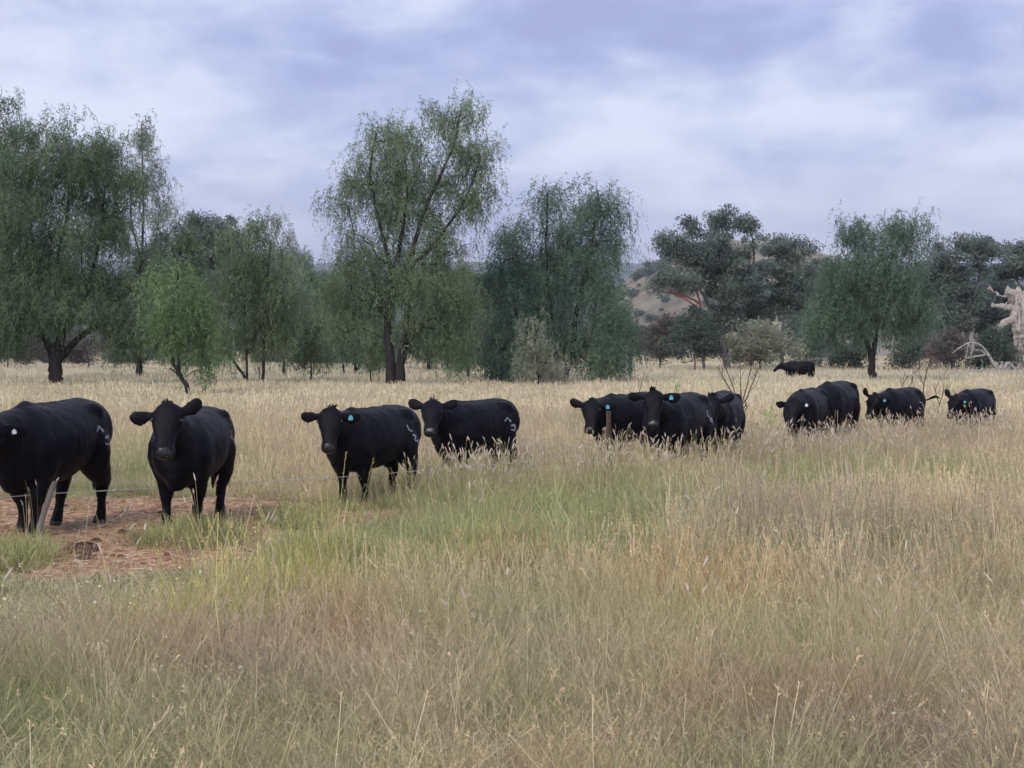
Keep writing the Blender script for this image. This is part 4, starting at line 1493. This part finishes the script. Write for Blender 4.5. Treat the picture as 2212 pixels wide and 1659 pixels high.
def clump(name, n, R, h, w, lean, curl, mat, segs=3, head=None, head_p=0.0, seed=0, hvar=0.35, droop_tip=0.0, head_len=0.08, head_w=0.009, head_mat=None, tall=1.0):
    """one tuft of real blades (and seed heads) in one small mesh, used only as the source of the scattered grass"""
    r = np.random.default_rng(seed)
    V, F, S, A, MI = [], [], [], [], []
    nv = 0
    for b in range(n):
        a, rr = r.random() * 6.283, R * math.sqrt(r.random())
        p0 = np.array([math.cos(a) * rr, math.sin(a) * rr, -0.02])
        isH = head is not None and r.random() < head_p
        H = h * (1 + hvar * (r.random() * 2 - 1)) * (tall * (0.85 + 0.4 * r.random()) if isH else 1.0)
        la = a + r.normal() * 0.8
        ld = np.array([math.cos(la), math.sin(la), 0.0])
        le = abs(r.normal()) * lean * (0.6 if isH else 1.0)
        cu = r.random() * curl * (0.5 if isH else 1.0)
        ya = r.random() * 6.283
        sd = np.array([math.cos(ya), math.sin(ya), 0.0])
        var = r.random()
        ww = w * (0.7 + 0.6 * r.random()) * (0.75 if isH else 1.0)
        pts = []
        for i in range(segs + 1):
            t = i / segs
            pts.append(p0 + ld * H * (le * t + cu * t * t) + np.array([0, 0, H * t * (1 - 0.35 * cu * t)]))
        for i, p in enumerate(pts):
            t = i / segs
            k = ww * (0.5 if isH else (1 - 0.85 * t) * 0.5)
            V += [p - sd * k, p + sd * k]
            A += [var, var]
        for i in range(segs):
            o = nv + 2 * i
            F += [o, o + 1, o + 3, o + 2]
            S.append(4)
            MI.append(0)
        nv += 2 * (segs + 1)
        if isH:
            tip = pts[-1]
            d = pts[-1] - pts[-2]
            d /= np.linalg.norm(d)
            d = d + ld * 0.35 * r.random() + r.normal(size=3) * 0.12
            d /= np.linalg.norm(d)
            u = np.cross(d, [0.3, 0.5, 0.8])
            u /= np.linalg.norm(u)
            v = np.cross(d, u)
            hv = r.random()
            if head == 'fox':
                k = 5
                hl = head_len * (0.7 + 0.6 * r.random())
                for t, q in ((0, .35), (.2, 1.0), (.65, .9), (1.0, .15)):
                    for j in range(k):
                        an = j / k * 6.283
                        V.append(tip + d * hl * t + ld * 0.012 * t * t + (u * math.cos(an) + v * math.sin(an)) * head_w * q * (0.75 + 0.5 * r.random()))
                        A.append(hv)
                for i in range(3):
                    for j in range(k):
                        o = nv + i * k
                        F += [o + j, o + (j + 1) % k, o + k + (j + 1) % k, o + k + j]
                        S.append(4)
                        MI.append(1)
                nv += 4 * k
            else:
                m = 9
                for j in range(m):
                    t = j / m
                    an = r.random() * 6.283
                    out = (u * math.cos(an) + v * math.sin(an)) * (0.35 + 0.3 * r.random()) + d * 0.8
                    out /= np.linalg.norm(out)
                    b0 = tip - (pts[-1] - pts[-2]) * 0.9 * (1 - t) * 0.6 + r.normal(size=3) * head_w * 0.4
                    l2 = head_len * (0.25 + 0.3 * r.random())
                    s2 = np.cross(out, r.normal(size=3))
                    s2 /= np.linalg.norm(s2)
                    mid = b0 + out * l2 * 0.5
                    V += [b0, mid - s2 * head_w * 0.5, b0 + out * l2, mid + s2 * head_w * 0.5]
                    A += [hv] * 4
                    F += [nv, nv + 1, nv + 2, nv + 3]
                    S.append(4)
                    MI.append(1)
                    nv += 4
    me = new_mesh(name, V, F, S, {'var': A}, False, [mat, head_mat or mat])
    me.polygons.foreach_set('material_index', np.array(MI, np.int32))
    return bpy.data.objects.new(name, me)      # never linked to the scene


def scatter(name, protos, P, rot, scl, idx, tint, label, cat):
    me = bpy.data.meshes.new(name)
    n = len(P)
    me.vertices.add(n)
    me.vertices.foreach_set('co', np.asarray(P, np.float32).ravel())
    a = me.attributes.new('rot', 'FLOAT_VECTOR', 'POINT')
    a.data.foreach_set('vector', np.asarray(rot, np.float32).ravel())
    a = me.attributes.new('scl', 'FLOAT_VECTOR', 'POINT')
    a.data.foreach_set('vector', np.asarray(scl, np.float32).ravel())
    a = me.attributes.new('idx', 'INT', 'POINT')
    a.data.foreach_set('value', np.asarray(idx, np.int32))
    a = me.attributes.new('tint', 'FLOAT_VECTOR', 'POINT')
    a.data.foreach_set('vector', np.asarray(tint, np.float32).ravel())
    o = link(name, me)
    ng = bpy.data.node_groups.new(name, 'GeometryNodeTree')
    ng.interface.new_socket('Geometry', in_out='INPUT', socket_type='NodeSocketGeometry')
    ng.interface.new_socket('Geometry', in_out='OUTPUT', socket_type='NodeSocketGeometry')
    N, K = ng.nodes.new, ng.links.new
    gi, go = N('NodeGroupInput'), N('NodeGroupOutput')
    jn = N('GeometryNodeJoinGeometry')
    for p in reversed(protos):
        oi = N('GeometryNodeObjectInfo')
        oi.inputs['Object'].default_value = p
        oi.inputs['As Instance'].default_value = True
        K(oi.outputs['Geometry'], jn.inputs[0])
    ip = N('GeometryNodeInstanceOnPoints')
    K(gi.outputs[0], ip.inputs['Points'])
    K(jn.outputs[0], ip.inputs['Instance'])
    ip.inputs['Pick Instance'].default_value = True

    def named(nm, tp):
        q = N('GeometryNodeInputNamedAttribute')
        q.data_type = tp
        q.inputs['Name'].default_value = nm
        return q.outputs['Attribute']
    er = N('FunctionNodeEulerToRotation')
    K(named('rot', 'FLOAT_VECTOR'), er.inputs[0])
    K(er.outputs[0], ip.inputs['Rotation'])
    K(named('scl', 'FLOAT_VECTOR'), ip.inputs['Scale'])
    K(named('idx', 'INT'), ip.inputs['Instance Index'])
    K(ip.outputs[0], go.inputs[0])
    md = o.modifiers.new('scatter', 'NODES')
    md.node_group = ng
    tag(o, label, cat, kind='stuff')
    return o


def patch(x, y, px, py, rx, ry, z=0.25):
    """soft ellipse on the ground, given by where its grass was surveyed"""
    s = (py - HZ) / (EYE - z)
    s1, s2 = (py - ry - HZ) / (EYE - z), (py + ry - HZ) / (EYE - z)
    X, Y = (px - CX) / s, FPX / s
    ryw = (FPX / max(s1, 1) - FPX / s2) / 2
    n = (fbm(x * 1.1 + px, y * 1.1, 4.0, 3) - 0.5) * 1.1
    d = np.hypot((x - X) / (rx / s), (y - Y) / ryw) + n
    return 1 - sstep(0.55, 1.25, d)


GREEN = [(1000, 1090, 520, 70, .95), (760, 1085, 160, 55, .9), (640, 1110, 60, 35, .8), (1730, 1015, 180, 30, .95), (2010, 1005, 160, 32, .75), (450, 1160, 120, 55, .9),
         (30, 1180, 110, 60, .95), (1850, 1385, 220, 55, .45), (930, 1620, 130, 45, .5), (1370, 1630, 170, 55, .85), (10, 1570, 75, 110, .95), (280, 1010, 320, 40, .6),
         (1300, 1050, 300, 40, .45), (2130, 1300, 160, 60, .3), (1650, 1180, 160, 40, .25), (60, 1440, 120, 60, .5), (1150, 1450, 160, 40, .3)]
YGREEN = [(440, 1278, 240, 42, .95), (690, 1185, 110, 45, .9), (1040, 1155, 220, 35, .75), (1480, 1290, 90, 36, .8), (300, 1640, 120, 40, .6), (1380, 1420, 90, 30, .5), (980, 1600, 120, 50, .5)]
MAUVE = [(600, 1395, 280, 36, .8), (1760, 1520, 220, 48, .7), (2080, 1570, 170, 80, .8), (1700, 975, 150, 18, .6), (1950, 1180, 300, 70, .35), (1250, 1400, 140, 40, .4), (60, 1290, 180, 40, .5)]
RUST = [(900, 1330, 170, 36, .6), (1360, 1305, 160, 36, .6), (1200, 1570, 120, 50, .6), (1560, 1560, 120, 50, .5), (520, 1560, 200, 60, .4), (2000, 1030, 120, 20, .4)]


def fields(x, y):
    def acc(L):
        v = np.zeros_like(x)
        for px, py, rx, ry, k in L:
            v = np.maximum(v, k * patch(x, y, px, py, rx, ry))
        return v
    g, yg, mv, ru = acc(GREEN), acc(YGREEN), acc(MAUVE), acc(RUST)
    g = np.clip(g + 0.5 * sstep(0.52, 0.66, fbm(x * 0.75, y * 0.6, 21.0, 3)) * (1 - 0.4 * sstep(15, 22, y)), 0, 1)
    mv = np.clip(mv + 0.85 * sstep(0.52, 0.66, fbm(x * 0.4, y * 0.4, 31.0, 3)), 0, 1)
    ru = np.clip(ru + 0.85 * sstep(0.53, 0.66, fbm(x * 0.9, y * 0.9, 41.0, 3)) * (y < 13), 0, 1)
    low = np.maximum(0.85 * patch(x, y, 120, 1330, 300, 70, 0.1), 0.75 * patch(x, y, 640, 1400, 260, 34, 0.1))
    low = np.maximum(low, 0.95 * sstep(7.6, 9.4, y) * (1 - sstep(16.5, 18.5, y)) * (1 - sstep(-2.6, -1.4, x + 0.5 * (fbm(x, y, 3.0, 2) - .5))))
    low = low * (1 - np.clip(yg * 1.2, 0, 0.9))
    return g, yg, mv, ru, low


STRAW = np.array([0.66, 0.565, 0.38])
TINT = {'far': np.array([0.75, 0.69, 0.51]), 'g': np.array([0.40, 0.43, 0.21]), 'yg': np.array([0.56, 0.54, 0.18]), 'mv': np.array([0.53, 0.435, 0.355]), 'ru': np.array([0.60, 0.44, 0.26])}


def tints(x, y, g, yg, mv, ru):
    n = len(x)
    t = np.repeat(STRAW[None, :], n, 0)
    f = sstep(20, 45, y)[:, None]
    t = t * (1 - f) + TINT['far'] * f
    for k, v in (('ru', ru), ('mv', mv), ('yg', yg), ('g', g)):
        v = v[:, None] * 0.9
        t = t * (1 - v) + TINT[k] * v
    t = t * (0.78 + 0.44 * RNG.random(n))[:, None]
    t = t * (0.86 + 0.28 * fbm(x * 0.8, y * 0.8, 51.0, 3))[:, None] * (0.90 + 0.10 * sstep(6, 11, y))[:, None]
    return t


def strip(d0, d1, dens, wide=0.45, extra=1.5):
    """uniform random points on the paddock between two distances"""
    wmax = wide * d1 + extra
    n = int(2 * wmax * (d1 - d0) * dens)
    x = (RNG.random(n) * 2 - 1) * wmax
    y = d0 + RNG.random(n) * (d1 - d0)
    k = np.abs(x) < wide * y + extra
    return x[k], y[k]


def build_grass():
    soft = [(0.0, (0.62, 0.60, 0.56)), (0.5, (0.92, 0.92, 0.90)), (1.0, (1.22, 1.22, 1.20))]
    mg = mat_leaf('grass_blade', soft, 0.7, 0.30, True)
    mh = mat_leaf('seed_head', [(0.0, (0.85, 0.75, 0.70)), (0.5, (1.1, 1.0, 0.92)), (1.0, (1.35, 1.28, 1.2))], 0.9, 0.25, True)
    mf = mat_leaf('foxtail_head', [(0.0, (0.50, 0.40, 0.34)), (0.5, (0.62, 0.52, 0.43)), (1.0, (0.76, 0.68, 0.56))], 0.95, 0.25, False)
    near_dry = [clump('tuft', 84, 0.13, 0.27, 0.0027, 0.32, 0.75, mg, 4, 'panicle', 0.20, 100 + i, 0.5, head_len=0.034, head_w=0.0026, head_mat=mh, tall=1.6) for i in range(4)]
    near_grn = [clump('tuft', 80, 0.12, 0.23, 0.0042, 0.30, 0.85, mg, 4, None, 0, 120 + i, 0.4) for i in range(3)]
    mid_dry = [clump('tuft', 76, 0.20, 0.25, 0.0062, 0.26, 0.5, mg, 3, 'panicle', 0.20, 140 + i, 0.5, head_len=0.05, head_w=0.0055, head_mat=mh, tall=1.5) for i in range(4)]
    mid_grn = [clump('tuft', 72, 0.19, 0.21, 0.0085, 0.28, 0.75, mg, 3, None, 0, 160 + i, 0.4) for i in range(3)]
    far_dry = [clump('tuft', 64, 0.50, 0.30, 0.020, 0.22, 0.40, mg, 2, 'panicle', 0.25, 180 + i, 0.35, head_len=0.10, head_w=0.014, head_mat=mh, tall=1.3) for i in range(4)]
    vfar = [clump('tuft', 60, 1.0, 0.40, 0.045, 0.2, 0.3, mg, 2, None, 0, 190 + i, 0.35) for i in range(3)]
    foxc = [clump('tuft', 9, 0.10, 0.42, 0.0055, 0.22, 0.30, mg, 4, 'fox', 0.75, 200 + i, 0.3, head_len=0.070, head_w=0.0072, head_mat=mf, tall=1.3) for i in range(5)]
    stalk = [clump('tuft', 6, 0.12, 0.29, 0.0036, 0.5, 0.85, mg, 6, 'panicle', 0.8, 210 + i, 0.4, head_len=0.05, head_w=0.0045, head_mat=mh, tall=1.1) for i in range(6)]
    low = [clump('tuft', 46, 0.17, 0.11, 0.006, 0.8, 0.9, mg, 3, None, 0, 220 + i, 0.5) for i in range(3)]
    weed = [clump('tuft', 30, 0.15, 0.15, 0.009, 0.5, 0.7, mg, 3, None, 0, 240 + i, 0.5) for i in range(3)]

    def put(name, protos, x, y, hs, tint, label, cat, ws=None, lean=0.10):
        n = len(x)
        P = np.stack((x, y, gz(x, y)), 1)
        rot = np.stack((RNG.normal(size=n) * lean, RNG.normal(size=n) * lean, RNG.random(n) * 6.283), 1)
        w = (0.8 + 0.5 * RNG.random(n)) if ws is None else ws
        scl = np.stack((w, w, hs), 1)
        scatter(name, protos, P, rot, scl, RNG.integers(0, len(protos), n), tint, label, cat)

    bands = [(2.0, 9.0, 105, near_dry, near_grn, 'near'), (9.0, 30.0, 38, mid_dry, mid_grn, 'mid')]
    for d0, d1, dens, dry, grn, nm in bands:
        x, y = strip(d0, d1, dens)
        g, yg, mv, ru, lo = fields(x, y)
        b = bare(x, y)
        keep = RNG.random(len(x)) > np.clip(b * 1.25, 0, 0.985)
        x, y, g, yg, mv, ru, lo, b = [a[keep] for a in (x, y, g, yg, mv, ru, lo, b)]
        isg = RNG.random(len(x)) < np.clip(0.10 + g * 0.75 + yg * 0.55, 0, 0.92)
        hs = (0.45 + 1.0 * fbm(x * 1.3, y * 1.3, 61.0, 3)) * (0.55 + 0.45 * sstep(4.5, 10, y)) * (1 - 0.17 * sstep(13.5, 16, y) * (1 - sstep(26, 29, y))) * (1 - 0.80 * lo) * (1 - 0.6 * b) * (0.62 + 0.76 * RNG.random(len(x)) ** 1.3)
        hs = hs * (1 + 0.12 * yg)
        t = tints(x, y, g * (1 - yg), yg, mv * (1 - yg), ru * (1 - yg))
        gt = t * 0.55 + np.where((yg > g)[:, None], TINT['yg'], TINT['g']) * 0.45
        k = ~isg
        w = 'foreground' if nm == 'near' else 'middle paddock'
        put('dry_grass', dry, x[k], y[k], hs[k], t[k], 'dry straw-coloured grass standing in the ' + w, 'grass')
        if nm == 'near':
            ks = RNG.random(len(x)) < 0.06 * (1 - 0.9 * lo) * sstep(2.6, 4.5, y)
            put('dry_stalks', stalk, x[ks], y[ks], 0.75 + 0.5 * RNG.random(ks.sum()), np.array([0.70, 0.60, 0.41]) * (0.70 + 0.5 * RNG.random((ks.sum(), 1))), 'taller pale bent seed stalks standing out of the foreground grass', 'grass', lean=0.22)
        put('green_grass', grn, x[isg], y[isg], hs[isg] * 0.95, gt[isg], 'green leafy grass growing among the straw in the ' + w, 'grass')
    # far paddock
    x, y = strip(30, 60, 7.5)
    g, yg, mv, ru, lo = fields(x, y)
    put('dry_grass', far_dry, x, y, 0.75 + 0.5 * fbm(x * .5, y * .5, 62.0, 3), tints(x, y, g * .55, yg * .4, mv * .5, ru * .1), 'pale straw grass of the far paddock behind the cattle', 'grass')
    x, y = strip(60, 175, 1.5, 0.42, 3)
    z0 = np.zeros_like(x)
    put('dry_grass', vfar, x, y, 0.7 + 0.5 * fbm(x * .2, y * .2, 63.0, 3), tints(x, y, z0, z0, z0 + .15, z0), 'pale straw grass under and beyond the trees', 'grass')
    # foxtails: a thick belt along the fence, thinner elsewhere
    x, y = strip(8.0, 30.0, 14, 0.42, 1.0)
    fy = np.interp(x, [p[0] for p in FENCE], [p[1] for p in FENCE])
    dd = y - fy
    pr = 1.5 * np.exp(-((dd + 0.6) / 1.5) ** 2) * (0.10 + 0.75 * sstep(-2.2, 1.0, x)) * (0.35 + 1.1 * sstep(0.40, 0.62, fbm(x * .8, y * .8, 71.0, 2)))
    pr = np.maximum(pr, 0.018) * (1 - bare(x, y) * 0.8)
    k = RNG.random(len(x)) < pr
    x, y = x[k], y[k]
    put('foxtail_grass', foxc, x, y, 0.70 + 0.42 * RNG.random(len(x)), np.repeat(np.array([[0.50, 0.42, 0.26]]), len(x), 0), 'fluffy pale foxtail seed heads along the fence', 'grass', np.full(len(x), 1.0))
    x, y = strip(6.0, 9.0, 0.3, 0.42, 1.0)
    put('foxtail_grass', foxc, x, y, 0.75 + 0.35 * RNG.random(len(x)), np.repeat(np.array([[0.50, 0.42, 0.26]]), len(x), 0), 'few scattered foxtail seed heads nearer than the fence', 'grass', np.full(len(x), 0.9))
    # worn ground: matted low stubble and straw litter
    x, y = strip(8.5, 20, 26, 0.5, 1)
    b = bare(x, y)
    k = RNG.random(len(x)) < (b > 0.1) * (0.12 + 0.5 * sstep(0.45, 0.65, fbm(x * 1.4, y * 1.4, 81.0, 3)))
    x, y = x[k], y[k]
    put('stubble', low, x, y, 0.35 + 0.5 * RNG.random(len(x)), np.array([0.46, 0.33, 0.20]) * (0.6 + 0.7 * RNG.random((len(x), 1))), 'trampled stubble on the worn red ground', 'stubble', lean=0.25)
    # soft-leaved weeds on the worn ground
    pts = []
    for px, py, rx, ry, n in [(440, 1172, 90, 20, 45), (15, 1205, 80, 34, 80), (330, 1172, 40, 12, 22), (640, 1128, 60, 24, 70), (1730, 1040, 160, 22, 150), (430, 1150, 70, 16, 50)]:
        for i in range(n):
            a, r = random.random() * 6.283, math.sqrt(random.random())
            pts.append(ground_at(px + math.cos(a) * rx * r, py + math.sin(a) * ry * r))
    pts = np.array(pts)
    x, y = pts[:, 0], pts[:, 1]
    put('soft_weeds', weed, x, y, 0.7 + 0.6 * RNG.random(len(x)), np.array([0.40, 0.41, 0.19]) * (0.6 + 0.8 * RNG.random((len(x), 1))), 'low soft green weeds round the feet of the cattle', 'weeds', lean=0.2)
    # straw litter lying on the soil
    n = 9000
    x, y = strip(8.5, 20, 130, 0.5, 1)
    k = RNG.random(len(x)) < (bare(x, y) > 0.15) * 0.9
    x, y = x[k], y[k]
    n = len(x)
    a = RNG.random(n) * 6.283
    D = np.stack((np.cos(a), np.sin(a), RNG.normal(size=n) * 0.15), 1)
    P = np.stack((x, y, gz(x, y) + 0.006 + 0.015 * RNG.random(n)), 1)
    V, F, S, var = leaf_quads(P, D, 0.05 + 0.12 * RNG.random(n), 0.008 + 0.010 * RNG.random(n), RNG.random(n))
    ml = mat_leaf('straw_litter', [(0.0, (0.20, 0.13, 0.08)), (0.5, (0.42, 0.32, 0.20)), (1.0, (0.62, 0.53, 0.38))], 0.9, 0.1)
    tag(link('straw_litter', new_mesh('straw_litter', V, F, S, {'var': var}, False, [ml])), 'straw litter scattered on the worn red ground', 'litter', kind='stuff')
    # loose crumbs of earth kicked up by hooves
    n = 900
    x, y = strip(9.5, 18.5, 14, 0.5, 1)
    k = RNG.random(len(x)) < (bare(x, y) > 0.3) * 0.9
    x, y = x[k], y[k]
    V, F = [], []
    for cx, cy in zip(x, y):
        r = 0.010 + 0.030 * random.random() ** 2.5
        z = gzf(cx, cy)
        o = len(V)
        a0 = random.random() * 6.28
        for j in range(5):
            q = r * random.uniform(0.7, 1.3)
            V.append((cx + math.cos(a0 + j * 1.257) * q, cy + math.sin(a0 + j * 1.257) * q, z - 0.004))
        for j in range(5):
            q = r * random.uniform(0.4, 0.8)
            V.append((cx + math.cos(a0 + j * 1.257) * q, cy + math.sin(a0 + j * 1.257) * q, z + r * random.uniform(0.5, 1.0)))
        F += [[o + j, o + (j + 1) % 5, o + 5 + (j + 1) % 5, o + 5 + j] for j in range(5)] + [[o + 5, o + 6, o + 7, o + 8, o + 9]]
    mc = mat_noise('earth_crumb', [(0.3, (0.10, 0.045, 0.032)), (0.7, (0.34, 0.19, 0.125))], 3.0, 1.0)
    tag(link('earth_crumbs', new_mesh('earth_crumbs', V, sum(F, []), [len(f) for f in F], None, False, [mc])), 'small crumbs of red earth kicked up on the worn ground', 'earth crumbs', kind='stuff')
    # small white daisies in the low grass at the front left
    n = 0
    P = []
    for px, py, rx, ry, m in [(250, 1300, 260, 40, 34), (120, 1350, 160, 50, 16), (900, 1400, 260, 30, 12), (1950, 1600, 200, 60, 20), (300, 1480, 280, 60, 12)]:
        for i in range(m):
            P.append(ground_at(px + random.uniform(-rx, rx), py + random.uniform(-ry, ry)))
    V, F, S, A = [], [], [], []
    for q in P:
        z = gzf(*q) + random.uniform(0.14, 0.24)
        c = np.array([q[0], q[1], z])
        tilt = np.array([random.gauss(0, .4), random.gauss(-.5, .4), 1.0])
        tilt /= np.linalg.norm(tilt)
        u = np.cross(tilt, [1, 0.2, 0])
        u /= np.linalg.norm(u)
        v = np.cross(tilt, u)
        r = random.uniform(0.008, 0.014)
        for j in range(8):
            a0 = j / 8 * 6.283
            d = u * math.cos(a0) + v * math.sin(a0)
            e = np.cross(tilt, d)
            o = len(V)
            V += [c, c + d * r * .6 - e * r * .25, c + d * r - tilt * .002, c + d * r * .6 + e * r * .25]
            F += [o, o + 1, o + 2, o + 3]
            S.append(4)
            A += [0.8] * 4
        o = len(V)
        V += [c - u * .001, c + u * .001, np.array([q[0] + .001, q[1], gzf(*q)]), np.array([q[0] - .001, q[1], gzf(*q)])]
        F += [o, o + 1, o + 2, o + 3]
        S.append(4)
        A += [0.0] * 4
    md = mat_leaf('daisy', [(0.0, (0.2, 0.25, 0.1)), (0.4, (0.2, 0.25, 0.1)), (0.6, (0.75, 0.72, 0.55)), (1.0, (0.78, 0.76, 0.62))], 0.8, 0.2)
    tag(link('white_wildflowers', new_mesh('white_wildflowers', V, F, S, {'var': A}, False, [md])), 'tiny white wildflowers dotted through the low grass', 'wildflowers', kind='stuff')


def build_haze():
    x0, x1, y0, y1, z0, z1 = -3990, 3990, -950, 5900, -16, 300
    V = [(x, y, z) for z in (z0, z1) for y in (y0, y1) for x in (x0, x1)]
    F = [[0, 2, 3, 1], [4, 5, 7, 6], [0, 1, 5, 4], [2, 6, 7, 3], [0, 4, 6, 2], [1, 3, 7, 5]]
    m = bpy.data.materials.new('haze')
    m.use_nodes = True
    nt = m.node_tree
    nt.nodes.clear()
    o = nt.nodes.new('ShaderNodeOutputMaterial')
    v = nt.nodes.new('ShaderNodeVolumePrincipled')
    v.inputs['Color'].default_value = (0.80, 0.85, 1.0, 1)
    v.inputs['Density'].default_value = 0.00022
    nt.links.new(v.outputs[0], o.inputs['Volume'])
    me = new_mesh('haze', V, sum(F, []), [4] * 6, None, False, [m])
    tag(link('haze', me), 'thin blue haze over the distance', 'haze', kind='stuff')


# ---------------------------------------------------------------- assemble
build_ground()
terrain('hill', -60, 420, 470, 900, 130, 90, hill_h, M['hill_grass'])
terrain('distant_ridge', -2600, 2600, 2700, 3900, 260, 40, ridge_h, M['ridge_wood'])
build_cattle()
build_fence()
build_trees()
build_dead_tree()
build_hill_shrubs()
build_small()
build_grass()
build_haze()
